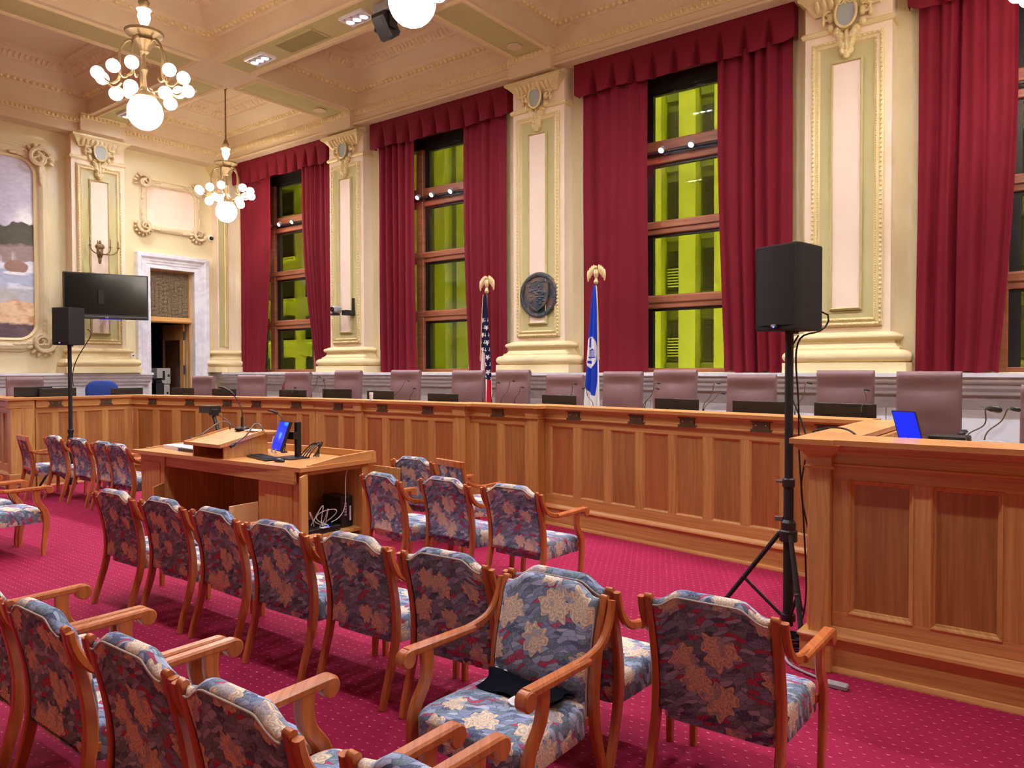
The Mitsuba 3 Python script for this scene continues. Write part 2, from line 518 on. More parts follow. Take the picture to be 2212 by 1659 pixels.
# ---------------------------------------------------------------- marble dado
dado_prof = [(0, 1.79), (-0.385, 1.79), (-0.385, 1.742), (-0.34, 1.73), (-0.33, 1.68), (-0.27, 1.655), (-0.26, 1.60), (-0.2, 1.56), (-0.19, 1.52), (-0.14, 1.52), (-0.14, 1.50), (0, 1.50)]
t = put('trim_1', mould([(XL, 11.0), (XR, 11.0)], dado_prof), 'm_marble', smooth=20, label='white marble dado with a moulded ledge under the windows', cat='dado', kind='structure')
put('upper_band', box(XL, XR, 10.87, 11.27, 1.34, 1.5), 'm_marble_grey', t, smooth=False)
xs = np.arange(XL + 0.2, XR, 1.71)
for a, b in zip(xs[:-1], xs[1:]):
    put('slab', box(a + 0.004, b - 0.004, 10.86, 11.27, 0.6, 1.337, 0.004), 'm_marble', t, smooth=False)
put('upstand', box(XL, XR, 11.0, YB + 0.3, 1.5, 1.78), 'm_marble', t, smooth=False)
t = put('trim_2', mould([(XL, 8.93), (XL, YF)], [(0, 1.79), (0.385, 1.79), (0.385, 1.742), (0.34, 1.73), (0.33, 1.68), (0.27, 1.655), (0.26, 1.60), (0.2, 1.56), (0.19, 1.52), (0.14, 1.52), (0.14, 1.50), (0, 1.50)]), 'm_marble', smooth=20,
        label='white marble dado with a moulded ledge under the mural', cat='dado', kind='structure')
ys = np.linspace(YF, 8.78, 6)
for a, b in zip(ys[:-1], ys[1:]):
    put('slab', box(XL, XL + 0.14, a + 0.004, b - 0.004, 0.6 if b > 4.8 else 0, 1.5, 0.004), 'm_marble', t, smooth=False)

# ---------------------------------------------------------------- pilasters
base_prof = [(0.232, 1.79), (0.232, 1.926)] + [(0.152 + 0.08 * math.sin(a), 2.01 - 0.08 * math.cos(a)) for a in np.linspace(0.25, PI - 0.1, 9)] + [(0.135, 2.10), (0.135, 2.125)] + \
    [(0.135 - 0.075 * math.sin(a), 2.125 + 0.10 * (1 - math.cos(a))) for a in np.linspace(0.2, PI / 2, 5)] + [(0.075, 2.235)] + \
    [(0.075 + 0.04 * math.sin(a), 2.275 - 0.04 * math.cos(a)) for a in np.linspace(0.3, PI - 0.2, 6)] + [(0.06, 2.32), (0.045, 2.335), (0, 2.345)]


def oval(a, b, n=28):
    return [(a * math.cos(k * 2 * PI / n), b * math.sin(k * 2 * PI / n)) for k in range(n)]


def leafy(cx, cz, s, mapf, h0):
    """Acanthus drop: a spray of curled lobes down a stem."""
    ms = []
    for k, (dx, dz, rx, rz, tilt) in enumerate([(-.085, .02, .05, .085, .5), (.085, .02, .05, .085, -.5), (-.06, -.11, .045, .08, .35), (.06, -.11, .045, .08, -.35), (0, -.06, .04, .16, 0), (-.045, -.22, .04, .06, .6), (.045, -.22, .04, .06, -.6), (0, -.25, .05, .07, 0), (-.11, .09, .04, .04, 0), (.11, .09, .04, .04, 0)]):
        m = blob((0, 0, 0), (rx, rz, 0.05 + 0.015 * (k % 3)), 2)
        v = m.vertices
        ca, sa = math.cos(tilt), math.sin(tilt)
        a, b = v[:, 0] * ca - v[:, 1] * sa, v[:, 0] * sa + v[:, 1] * ca
        rip = 0.010 * np.sin(b * 90 + k) * (np.abs(v[:, 2]) > 0.01)
        ms.append(trimesh.Trimesh(np.stack(mapf(cx + s * (dx + a), cz + s * (dz + b), h0 + v[:, 2] + rip), 1), m.faces, process=False))
    return cat(ms)


def spiral(cx, cz, r, turns, mapf, h, thick=0.016, sgn=1, start=0.0, n=26):
    k = np.linspace(0, 1, n)
    a = start + sgn * k * turns * 2 * PI
    rr = r * (1 - 0.85 * k)
    return tube(np.stack(mapf(cx + rr * np.cos(a), cz + rr * np.sin(a), h + 0 * k), 1), thick * (1 - 0.5 * k), 6)


def frame_mould(mapf, a0, a1, z0, z1, prof, h0=0.0):
    """Rectangular moulding lying on a wall face (profile: inward offset, height off the face)."""
    m = mould([(a0, z0), (a1, z0), (a1, z1), (a0, z1)], [(o, h + h0) for o, h in prof], True, mapf)
    m.fix_normals()
    return m


def dart_row(mapf, a0, a1, z0, z1, pitch, r, h):
    """Small lumps along the four sides of a rectangle on a wall face."""
    ms = []
    b = trimesh.creation.icosphere(subdivisions=1)
    for (p, q) in (((a0, z0), (a1, z0)), ((a1, z0), (a1, z1)), ((a1, z1), (a0, z1)), ((a0, z1), (a0, z0))):
        d = math.dist(p, q)
        n = max(1, round(d / pitch))
        for k in range(n):
            t = (k + 0.5) / n
            c = (p[0] + (q[0] - p[0]) * t, p[1] + (q[1] - p[1]) * t)
            ex = (d / n * 0.36, r) if abs(q[0] - p[0]) > abs(q[1] - p[1]) else (r, d / n * 0.36)
            v = b.vertices * [ex[0], ex[1], r * 0.8]
            ms.append(trimesh.Trimesh(np.stack(mapf(c[0] + v[:, 0], c[1] + v[:, 1], h + v[:, 2]), 1), b.faces, process=False))
    return cat(ms)


def pilaster(holder, a, b, depth, ztop=7.05, face=True, lw=None):
    """A pilaster whose front face runs from plan point a to b (seen from the room, left to right)."""
    W, mf = segm(a, b)
    k = put('pilaster', fbox(mf, 0, W, 1.79, ztop, -depth, 0), 'm_pilaster', holder, smooth=False)
    A, B = np.array(a, float), np.array(b, float)
    d = (B - A) / W
    o = np.array([d[1], -d[0]])
    path = [A - o * depth, A, B, B - o * depth]
    flip = [(-p, z) for p, z in base_prof]
    put('base', mould(path, flip), 'm_gilt_soft' if False else 'm_pilaster_base', k, smooth=35)
    put('necking', mould(path, [(0, 6.44), (-0.03, 6.44), (-0.045, 6.465), (-0.045, 6.49), (-0.02, 6.52), (0, 6.52)]), 'm_gilt', k)
    c = W / 2
    hw = W * 0.41
    # sunk sage field with a double gilt border and a raised pink tablet
    put('field', fbox(mf, c - hw, c + hw, 2.43, 6.33, 0, 0.012), 'm_sage', k, smooth=False)
    put('border', frame_mould(mf, c - hw, c + hw, 2.43, 6.33, [(-0.005, 0.0), (-0.005, 0.035), (0.02, 0.05), (0.045, 0.03), (0.075, 0.045), (0.095, 0.03), (0.11, 0.012)]), 'm_gilt', k, smooth=25)
    put('egg_border', dart_row(mf, c - hw + 0.02, c + hw - 0.02, 2.45, 6.31, 0.062, 0.02, 0.05), 'm_gilt', k, kind='stuff')
    put('bead_border', dart_row(mf, c - hw + 0.085, c + hw - 0.085, 2.515, 6.245, 0.032, 0.011, 0.046), 'm_gilt', k, kind='stuff')
    tw = W * 0.155
    put('tablet', fbox(mf, c - tw, c + tw, 2.68, 6.0, 0.0, 0.03), 'm_panel_pink', k, smooth=False)
    put('tablet_frame', frame_mould(mf, c - tw - 0.035, c + tw + 0.035, 2.645, 6.035, [(0, 0.012), (0.0, 0.04), (0.022, 0.058), (0.035, 0.03)]), 'm_sage', k)
    # capital: flared cushion, abacus, medallion with scrolls, acanthus drop
    cw = W * 0.37
    cap = [(0.0, 6.70), (-0.03, 6.74), (-0.10, 6.83), (-0.15, 6.88), (-0.19, 6.90), (-0.19, 6.94), (-0.17, 6.955), (0, 6.96)]
    pa = [A + d * (c - cw), A + d * (c + cw)]
    put('capital', mould([pa[0] - o * 0.02, pa[0] + o * 0.03, pa[1] + o * 0.03, pa[1] - o * 0.02], cap), 'm_gilt', k, smooth=30)
    lumps = []
    for q in range(9):
        s = c - cw + (q + 0.5) / 9 * 2 * cw
        m = blob((0, 0, 0), (cw / 9 * 0.85, 0.075, 0.045), 1)
        v = m.vertices
        lumps.append(trimesh.Trimesh(np.stack(mf(s + v[:, 0], 6.80 + v[:, 1], 0.11 + v[:, 2] + 0.8 * v[:, 1]), 1), m.faces, process=False))
    put('capital_leaves', cat(lumps), 'm_gilt', k, kind='stuff')
    put('medallion', plate([(c + x, 6.64 + z) for x, z in oval(0.115, 0.17)], 0.09, lambda u, v, h: mf(u, v, h + 0.02)), 'm_mirror_grey', k, label='pale oval boss')
    ringp = [mf(c + x, 6.64 + z, 0.12) for x, z in oval(0.135, 0.19, 30)]
    ringp = np.array(ringp + [ringp[0]])
    sc = [tube(ringp, 0.02, 6)]
    for sg in (-1, 1):
        sc.append(spiral(c + sg * 0.07, 6.80, 0.06, 1.2, mf, 0.13, 0.016, sg, PI / 2))
        sc.append(spiral(c + sg * 0.24, 6.66, 0.075, 1.3, mf, 0.07, 0.022, -sg, PI / 2 + sg * 0.6))
        for (dx, dz, rx, rz) in ((0.2, 0.02, 0.05, 0.07), (0.2, -0.12, 0.045, 0.06), (0.28, 0.1, 0.05, 0.04), (0.13, -0.2, 0.04, 0.04), (0.3, -0.02, 0.03, 0.06)):
            m = blob((0, 0, 0), (rx, rz, 0.05), 1)
            v = m.vertices
            sc.append(trimesh.Trimesh(np.stack(mf(c + sg * dx + v[:, 0], 6.62 + dz + v[:, 1], 0.05 + v[:, 2]), 1), m.faces, process=False))
    put('scrollwork', cat(sc), 'm_gilt', k)
    put('acanthus_drop', leafy(c, 6.36, 1.0, mf, 0.04), 'm_gilt', k, smooth=True)
    # impost block above the capital
    put('impost', fbox(mf, c - W * 0.42, c + W * 0.40, 7.0, 7.36, -0.2, 0.26), 'm_ceiling', k, smooth=False)
    Li, mi_ = segm(A + d * (c - W * 0.42) + o * 0.26, A + d * (c + W * 0.40) + o * 0.26)
    put('impost_strip', relief_strip(Li, mi_, 7.24, 7.36, 0.035, 0.085), 'm_gilt_soft', k, kind='stuff')
    return k, mf, W


matte('m_pilaster_base', lin(*(232, 214, 168)))
PW = 1.11
for xc in PX[1:]:
    pilaster('wall_back', (xc - PW / 2, 11.0), (xc + PW / 2, 11.0), 0.27)
pilaster('wall_left', (XL + 0.25, 7.24), (XL + 0.25, 8.37), 0.25, ztop=6.95)
# corner pilaster, a sliver on the left wall and one on the window wall
k = put('corner_pilaster', cat([box(XL, XL + 0.25, 10.66, 11.0, 1.79, 7.05), box(XL, -17.42, 11.0, YB, 1.79, 7.05)]), 'm_pilaster', 'wall_left', smooth=False)
put('base', mould([(XL, 10.66), (XL + 0.25, 10.66), (XL + 0.25, 11.0), (-17.42, 11.0), (-17.42, YB)], [(-p, z) for p, z in base_prof]), 'm_pilaster_base', k, smooth=35)
Wc, mfc = segm((XL + 0.25, 10.66), (XL + 0.25, 11.0))
put('field', fbox(mfc, 0.03, 0.16, 2.43, 6.3, 0, 0.015), 'm_sage', k, smooth=False)
put('border', frame_mould(mfc, 0.17, 0.27, 2.43, 6.3, [(0, 0), (0, 0.04), (0.03, 0.05), (0.045, 0.03), (0.05, 0)]), 'm_gilt', k)
put('capital', mould([(XL, 10.7), (XL + 0.25, 10.7), (XL + 0.25, 11.0)], [(0, 6.55), (-0.05, 6.7), (-0.18, 6.86), (-0.2, 6.95), (0, 6.97)]), 'm_gilt', k)

# ---------------------------------------------------------------- ceiling
CZ = 7.35
cols = [-17.35, -12.948, -7.798, -2.648, 2.502, 7.65]
rows = [(8.445, FR), (3.05, 7.495), (-3.6, 2.095)]
put('ceiling', box(XL - 0.5, XR + 0.3, YF - 0.3, 11.9, 8.4, 8.6), 'm_ceiling', smooth=False, label='cream coffered plaster ceiling with deep beams', cat='ceiling', kind='structure')
coff_prof = [(0, CZ), (0, 7.68), (0.03, 7.70), (0.05, 7.72), (0.09, 7.74), (0.13, 7.80), (0.15, 7.82), (0.40, 7.95), (0.41, 7.99), (0.43, 8.0), (0.54, 8.11), (0.57, 8.12), (0.59, 8.15), (0.72, 8.16), (0.73, 8.19)]
for (y0, y1) in ((7.495, 8.445), (2.095, 3.05)):
    put('cross_beam', box(XL, XR, y0, y1, CZ, 8.4), 'm_ceiling', 'ceiling', smooth=False)
for i, xc in enumerate(cols):
    for (y0, y1) in rows:
        w0, w1 = (0.475, 0.475)
        if i == 0:
            w0, w1 = 0.35, 0.05
        if i == 5:
            w0, w1 = 0.3, 0.0
        put('beam', box(xc - w0, xc + w1, y0, y1, CZ, 8.4), 'm_ceiling', 'ceiling', smooth=False)
for i in range(5):
    for r, (y0, y1) in enumerate(rows):
        x0, x1 = cols[i] + (0.05 if i == 0 else 0.475), cols[i + 1] - (0.3 if i == 4 else 0.475)
        path = [(x0, y0), (x1, y0), (x1, y1), (x0, y1)]
        k = put('coffer', mould(path, coff_prof, True), 'm_ceiling', 'ceiling', smooth=25)
        put('panel', box(x0 + 0.7, x1 - 0.7, y0 + 0.7, y1 - 0.7, 8.19, 8.25), 'm_ceiling', k, smooth=False)
        if r == 2 or (i == 4):
            continue
        beads, darts = [], []
        ico = trimesh.creation.icosphere(subdivisions=1)
        for off, z, pitch, rr, store in ((0.075, 7.735, 0.115, 0.046, beads), (0.48, 8.04, 0.10, 0.045, darts)):
            P4 = [(x0 + off, y0 + off), (x1 - off, y0 + off), (x1 - off, y1 - off), (x0 + off, y1 - off)]
            for e in range(4):
                p, q = np.array(P4[e]), np.array(P4[(e + 1) % 4])
                n = round(np.linalg.norm(q - p) / pitch)
                dirv = (q - p) / np.linalg.norm(q - p)
                inn = np.array([-dirv[1], dirv[0]])
                for j in range(n):
                    c = p + (q - p) * (j + 0.5) / n
                    if store is beads:
                        store.append(trimesh.Trimesh(ico.vertices * [rr, rr, rr] + [c[0], c[1], z], ico.faces, process=False))
                    else:
                        v = ico.vertices
                        ax = np.outer(v[:, 0] * 0.032, np.r_[dirv, 0]) + np.outer(v[:, 1] * 0.075, np.r_[inn, 0.85] / 1.31) + np.outer(v[:, 2] * 0.02, np.r_[inn * -0.65, 0.76])
                        store.append(trimesh.Trimesh(ax + [c[0], c[1], z + 0.01], ico.faces, process=False))
        put('bead_moulding', cat(beads), 'm_gilt', k, smooth=True, kind='stuff', label='row of gilt beads')
        put('leaf_moulding', cat(darts), 'm_ceiling', k, smooth=True, kind='stuff')


def soffit(x0, x1, y0, y1, mat='m_sage', disc=None):
    k = put('soffit_panel', box(x0, x1, y0, y1, CZ - 0.012, CZ + 0.01), mat, 'ceiling', smooth=False)
    m = mould([(x0, y0), (x1, y0), (x1, y1), (x0, y1)], [(0.0, CZ), (-0.03, CZ - 0.03), (-0.055, CZ - 0.022), (-0.075, CZ - 0.035), (-0.095, CZ)], True)
    put('edge_moulding', m, 'm_gilt_soft', k)
    if disc:
        mm = lathe([(0.13, -0.03), (0.13, -0.02), (0.11, 0.0)], 24)
        put('medallion', mm, 'm_ceiling', k, T=Tm().translate([disc[0], disc[1], CZ - 0.01]))
    return k


for xc in cols[1:5]:
    soffit(xc - 0.28, xc + 0.28, 8.62, 10.72, disc=(xc, 10.3))
    soffit(xc - 0.28, xc + 0.28, 3.2, 7.3)
xs = [XL + 0.6] + [c for c in cols[1:5]] + [XR - 0.3]
for i in range(5):
    a = xs[i] + (0.55 if i else 0.0)
    b = xs[i + 1] - 0.55
    soffit(a, b, 7.69, 8.25)

# ---------------------------------------------------------------- windows
RAILS = [(1.80, 1.862), (2.86, 3.08), (4.09, 4.31), (5.26, 5.38), (5.47, 5.64)]
PZ = [(1.862, 2.86), (3.08, 4.09), (4.31, 5.26), (5.64, 6.45)]
for i, c in enumerate(WX):
    y = 11.6
    w = put(f'window_{i + 1}', cat([box(c - WHW, c - WHW + 0.08, y - 0.06, y + 0.1, WZ0, WZ1), box(c + WHW - 0.08, c + WHW, y - 0.06, y + 0.1, WZ0, WZ1), box(c - WHW, c + WHW, y - 0.07, y + 0.1, 6.45, WZ1)]), 'm_window_black', smooth=False,
            label=f'tall window in brown wooden framing, {["first", "second", "third", "fourth", "fifth"][i]} from the left corner', cat='window', kind='structure')
    for sg in (-1, 1):
        put('mullion', box(c + sg * 0.75, c + sg * 0.94, y - 0.09, y + 0.1, WZ0, 6.45, 0.01), 'm_window_wood', w, smooth=False)
    put('inner_reveal', cat([box(c - WHW, c - WHW + 0.02, YB, y - 0.06, WZ0, WZ1), box(c + WHW - 0.02, c + WHW, YB, y - 0.06, WZ0, WZ1), box(c - WHW, c + WHW, YB, y - 0.06, WZ1 - 0.02, WZ1)]), 'm_window_wood', w, smooth=False)
    for (z0, z1) in RAILS:
        put('rail', box(c - WHW + 0.08, c + WHW - 0.08, y - 0.07, y + 0.08, z0, z1, 0.012), 'm_window_wood', w, smooth=False)
        if z1 - z0 > 0.15 and z0 < 5:
            put('rail_moulding', box(c - WHW + 0.08, c + WHW - 0.08, y - 0.1, y - 0.06, z0 + 0.09, z1 - 0.02, 0.01), 'm_window_wood', w, smooth=False)
    put('rail_gap', box(c - WHW + 0.08, c + WHW - 0.08, y - 0.03, y + 0.05, 5.37, 5.48), 'm_window_black', w, smooth=False)
    for (z0, z1) in PZ:
        sash = [box(c - 0.75, c - 0.62, y - 0.02, y + 0.06, z0, z1), box(c + 0.62, c + 0.75, y - 0.02, y + 0.06, z0, z1), box(c - 0.75, c + 0.75, y - 0.02, y + 0.06, z1 - 0.04, z1)]
        put('sash', cat(sash), 'm_window_black', w, smooth=False)
        for (a, b) in ((c - WHW + 0.08, c - 0.94), (c - 0.62, c + 0.62), (c + 0.94, c + WHW - 0.08)):
            pane = trimesh.Trimesh([[a, y + 0.02, z0], [b, y + 0.02, z0], [b, y + 0.02, z1], [a, y + 0.02, z1]], [[0, 1, 2], [0, 2, 3]], process=False)
            put('pane', pane, 'm_glass', w, smooth=False)
# ---------------------------------------------------------------- the street outside: two stone buildings, yellow-green floodlight tint also put into their colours
pm('m_facade', lambda p, n, uv: mi.Color3f(lin(196, 200, 70)) * (0.85 + 0.3 * fbm(p.x * 0.6, p.z * 0.6, p.y, 3)), 0.9, 0, 0.1)  # the lamps' yellow-green tint is painted into both facade colours
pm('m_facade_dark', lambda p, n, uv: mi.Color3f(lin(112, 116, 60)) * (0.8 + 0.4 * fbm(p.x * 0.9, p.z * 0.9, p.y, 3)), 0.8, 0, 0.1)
pm('m_facade_win', lin(34, 36, 26), 0.25)
FY = 34.0
k = thing('office_building', 'stone building with tall piers and painted yellow-green lamplight seen through the third and second windows', 'building')
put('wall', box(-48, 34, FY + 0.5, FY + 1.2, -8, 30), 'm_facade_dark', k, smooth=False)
x = -46.0
j = 0
while x < 32:
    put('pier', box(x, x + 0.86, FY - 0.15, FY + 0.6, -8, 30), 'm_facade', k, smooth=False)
    if -30 < x < 6:
        for z in np.arange(-4.5, 18, 3.4):
            wq = put('window', box(x + 0.98, x + 1.78, FY + 0.38, FY + 0.56, z, z + 1.9), 'm_facade_win', k, smooth=False)
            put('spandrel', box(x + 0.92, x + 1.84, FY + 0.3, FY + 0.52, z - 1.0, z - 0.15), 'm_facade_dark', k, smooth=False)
            if j % 3 == 1 and 2 < z < 9:
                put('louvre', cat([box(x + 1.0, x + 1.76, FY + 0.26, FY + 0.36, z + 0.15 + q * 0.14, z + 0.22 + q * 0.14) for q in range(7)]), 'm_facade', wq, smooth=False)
    x += 1.78
    j += 1
k = thing('apartment_building', 'block with painted yellow-green lamplight and square dark windows seen through the first window', 'building')
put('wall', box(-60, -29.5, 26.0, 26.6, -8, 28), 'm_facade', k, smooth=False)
for x in np.arange(-50, -30, 2.3):
    for z in np.arange(-3.4, 12, 2.3):
        put('window', box(x, x + 1.25, 25.93, 26.02, z, z + 1.25), 'm_facade_win', k, smooth=False)
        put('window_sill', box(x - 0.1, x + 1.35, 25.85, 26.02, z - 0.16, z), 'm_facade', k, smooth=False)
scene['m_flood_head'] = two({'type': 'diffuse', 'reflectance': {'type': 'rgb', 'value': [0.3, 0.3, 0.3]}})
for (a, b, y, z, lb) in ((-46, -30.5, 19.0, -6, 'aimed up at the block with square windows'), (-28, 12, 22.0, -6, 'aimed up at the tall piers'), (-28, 12, 24.0, 24, 'added high up out of view to brighten the tall piers')):  # last lamp is added, unseen, to lighten the upper facade
    e = 0.7 if z < 0 else -0.7
    m = trimesh.Trimesh([[a, y, z], [b, y, z], [b, y - 0.7 , z + e], [a, y - 0.7, z + e]] if z < 0 else [[a, y - 0.7, z - 0.7], [b, y - 0.7, z - 0.7], [b, y, z], [a, y, z]], [[0, 2, 1], [0, 3, 2]], process=False)
    put('street_floodlight', m, 'm_flood_head', smooth=False, emitter={'type': 'area', 'radiance': {'type': 'rgb', 'value': L_FLOOD}}, label='long street floodlight ' + lb, cat='floodlight', group='street floodlights')
put('street', box(-62, 40, 12.2, 40, -8.4, -8), 'm_facade_dark', smooth=False, label='street between the chamber and the buildings opposite', cat='street', kind='structure')
# ---------------------------------------------------------------- lamps
def glow(L):
    return {'emitter': {'type': 'area', 'radiance': {'type': 'rgb', 'value': L}}}


matte('m_lampglass', [0.8, 0.8, 0.78])
_small = mikit.ply(trimesh.creation.icosphere(subdivisions=2), 'm_lampglass', smooth=True)
GLOBE_R = 0.232


def chandelier(x, y, label):
    t = thing('chandelier', label, 'chandelier', 'brass globe chandeliers')
    o = Tm().translate([x, y, 0])
    put('rod', lathe([(0.07, 8.17), (0.03, 8.13), (0.016, 8.08), (0.016, 6.98)][::-1], 12), 'm_brass', t, T=o)
    put('collar', lathe([(0.03, 6.80), (0.055, 6.84), (0.075, 6.90), (0.05, 6.94), (0.03, 7.0)], 16), 'm_brass', t, T=o)
    put('top_lamp', lathe([(0.02, 6.56), (0.06, 6.62), (0.085, 6.70), (0.075, 6.76), (0.10, 6.80)], 16), 'm_lampglass', t, T=o, smooth=True, **glow([v * 0.55 for v in L_GLOBE]))
    put('dish', lathe([(0.03, 6.20), (0.06, 6.22), (0.09, 6.30), (0.15, 6.36), (0.13, 6.40), (0.24, 6.46), (0.255, 6.49), (0.2, 6.50), (0.03, 6.56)], 24), 'm_brass', t, T=o)
    put('stem', lathe([(0.05, 5.62), (0.03, 5.72), (0.022, 5.9), (0.045, 5.98), (0.02, 6.04), (0.018, 6.22)], 12), 'm_brass', t, T=o)
    put('fitter', lathe([(0.13, 5.58), (0.15, 5.60), (0.11, 5.66), (0.04, 5.70)], 20), 'm_brass', t, T=o)
    for k in range(5):
        a = 0.3 + k * 2 * PI / 5
        pts = spline([(0.10, 6.33), (0.20, 6.37), (0.285, 6.27), (0.31, 6.0), (0.33, 5.82), (0.40, 5.76)], 16)
        put('drop_tube', tube(np.stack([pts[:, 0] * math.cos(a), pts[:, 0] * math.sin(a), pts[:, 1]], 1), 0.018, 8), 'm_brass', t, T=o)
        n = spline([(0.31, 5.80), (0.42, 5.74), (0.53, 5.84), (0.57, 5.92)], 12)
        n2 = spline([(0.05, 5.74), (0.2, 5.66), (0.32, 5.72)], 8)
        put('arm', cat([tube(np.stack([q[:, 0] * math.cos(a + s), q[:, 0] * math.sin(a + s), q[:, 1]], 1), 0.012, 6) for q, s in ((n, -0.22), (n, 0.22), (n2, 0.0))]), 'm_brass', t, T=o)
    for k in range(10):
        a = 0.3 + (k // 2) * 2 * PI / 5 + (0.22 if k % 2 else -0.22)
        put('lamp_globe', {**_small, **glow(L_GLOBE)}, None, t, T=o @ Tm().translate([0.57 * math.cos(a), 0.57 * math.sin(a), 5.86 - 0.02 * (k % 3)]).scale(0.088))
    for k in range(5):
        a = 0.3 + k * 2 * PI / 5
        put('lamp_globe', {**_small, **glow(L_GLOBE)}, None, t, T=o @ Tm().translate([0.36 * math.cos(a), 0.36 * math.sin(a), 5.62]).scale(0.092))
    put('large_globe', {**_small, **glow([v * 0.55 for v in L_GLOBE])}, None, t, T=o @ Tm().translate([0, 0, 5.40]).scale([GLOBE_R, GLOBE_R, GLOBE_R * 1.04]))
    return t


for (x, y, lb) in ((-10.373, 5.27, 'brass chandelier of glowing globes at the upper left, the nearer whole one'), (-15.42, 9.65, 'brass chandelier of glowing globes hanging before the first red curtain'),
                   (-5.223, 5.27, 'large glowing globe chandelier cut off by the top edge of the picture'), (-0.073, 9.65, 'glowing globe chandelier by the fourth window at the right edge'),
                   (-0.073, 5.27, 'brass globe chandelier beyond the top right corner'), (5.08, 5.27, 'brass globe chandelier at the right end of the chamber')):
    chandelier(x, y, lb)


def disc(r, n=16):
    a = np.arange(n) * 2 * PI / n
    v = np.vstack([[[0, 0, 0]], np.stack([r * np.cos(a), r * np.sin(a), 0 * a], 1)])
    return trimesh.Trimesh(v, [[0, 1 + (k + 1) % n, 1 + k] for k in range(n)], process=False)


_lamp = mikit.ply(disc(0.062), 'm_lampglass', smooth=False)
RECESS = [(-16.35, 'triple recessed light in the beam nearest the left wall'), (-14.2, 'triple recessed light in the beam behind the near chandelier'), (-11.65, 'triple recessed light left of the olive ceiling vent'), (-9.1, 'triple recessed light beside the moving stage light'),
          (-6.55, 'triple recessed light above the picture, third beam'), (-3.9, 'triple recessed light above the picture, over the third window'), (-1.4, 'triple recessed light above the picture, over the clerk desk'), (1.25, 'triple recessed light at the right end of the beam')]
for x, lb, yl in [(a, b, 7.97) for a, b in RECESS] + [(a, 'triple recessed light in the beam over the audience, %s from the left' % w, 2.57) for a, w in ((-14.2, 'first'), (-11.65, 'second'), (-9.1, 'third'), (-6.55, 'fourth'), (-3.9, 'fifth'), (-1.4, 'sixth'), (1.25, 'seventh'))]:
    t = thing('recessed_light', lb, 'ceiling light', 'recessed lights in the cross beam')
    z = CZ - 0.03
    put('trim', mould([(x - 0.27, yl - .15), (x + 0.27, yl - .15), (x + 0.27, yl + .15), (x - 0.27, yl + .15)], [(0, z + 0.02), (0, z - 0.02), (0.03, z - 0.025), (0.035, z + 0.02)], True), 'm_white', t)
    put('housing', box(x - 0.25, x + 0.25, yl - .13, yl + .13, z + 0.005, z + 0.016), 'm_grey', t, smooth=False)
    for k in (-1, 0, 1):
        put('lamp', {**_lamp, **glow(L_SPOT if yl > 5 else [0.6 * v for v in L_SPOT])}, None, t, T=Tm().translate([x + k * 0.155, yl, z - 0.02]))
        put('lamp_ring', lathe([(0.066, -0.03), (0.075, -0.03), (0.075, 0.03), (0.066, 0.03)], 16, False), 'm_white', t, T=Tm().translate([x + k * 0.155, yl, z - 0.005]))
t = thing('stage_light', 'dark moving stage light hanging from the ceiling beam', 'stage light')
put('base', box(-8.62, -8.30, 7.85, 8.1, 7.2, 7.34, 0.02), 'm_grey', t, smooth=False)
put('yoke', cat([box(-8.64, -8.60, 7.9, 8.05, 6.95, 7.28, 0.01), box(-8.32, -8.28, 7.9, 8.05, 6.95, 7.28, 0.01)]), 'm_black', t, smooth=False)
put('head', trimesh.Trimesh(*(lambda m: (m.vertices @ np.array([[1, 0, 0], [0, .8, -.6], [0, .6, .8]]).T + [-8.46, 7.97, 7.03], m.faces))(box(-0.13, 0.13, -0.14, 0.14, -0.2, 0.2, 0.04))), 'm_black', t, smooth=False)
t = thing('ceiling_vent', 'flat olive vent panel in the ceiling beam', 'vent')
put('panel', box(-10.98, -10.0, 7.80, 8.16, CZ - 0.03, CZ - 0.012), 'm_olive', t, smooth=False)
put('frame', mould([(-11.0, 7.78), (-9.98, 7.78), (-9.98, 8.18), (-11.0, 8.18)], [(0, CZ - 0.012), (0, CZ - 0.035), (0.02, CZ - 0.035), (0.02, CZ - 0.03)], True), 'm_sage', t, smooth=False)

_bar = mikit.ply(disc(0.045), 'm_lampglass', smooth=False)
for i, c in enumerate(WX):
    t = thing('spotlight_bar', f'row of small spotlights on the rail of the {["first", "second", "third", "fourth", "fifth"][i]} window from the left corner', 'spotlight', 'spotlight bars on the window rails')
    put('bar', box(c - 1.15, c + 1.0, 11.42, 11.47, 5.40, 5.44, 0.006), 'm_black', t, smooth=False)
    for dx in (-0.77, -0.37, 0.15):
        o = Tm().translate([c + dx, 11.36, 5.42]).rotate([1, 0, 0], -52)
        put('lamp_head', lathe([(0.05, 0.0), (0.055, 0.02), (0.05, 0.07), (0.02, 0.10)], 14), 'm_grey', t, T=o)
        put('lamp', {**_bar, **glow(L_BAR)}, None, t, T=o @ Tm().translate([0, 0, -0.004]))
# ---------------------------------------------------------------- the council bench: panelled oak runs in a wide bow
def nameplate_poly():
    w, h = 0.112, 0.058
    return [(-w, h), (-w * .93, h * .8), (-w, h * .6), (-w * .74, h * .52), (-w * .74, -h * .52), (-w, -h * .6), (-w * .93, -h * .8), (-w, -h), (w, -h), (w * .93, -h * .8), (w, -h * .6), (w * .74, -h * .52), (w * .74, h * .52), (w, h * .6), (w * .93, h * .8), (w, h)]


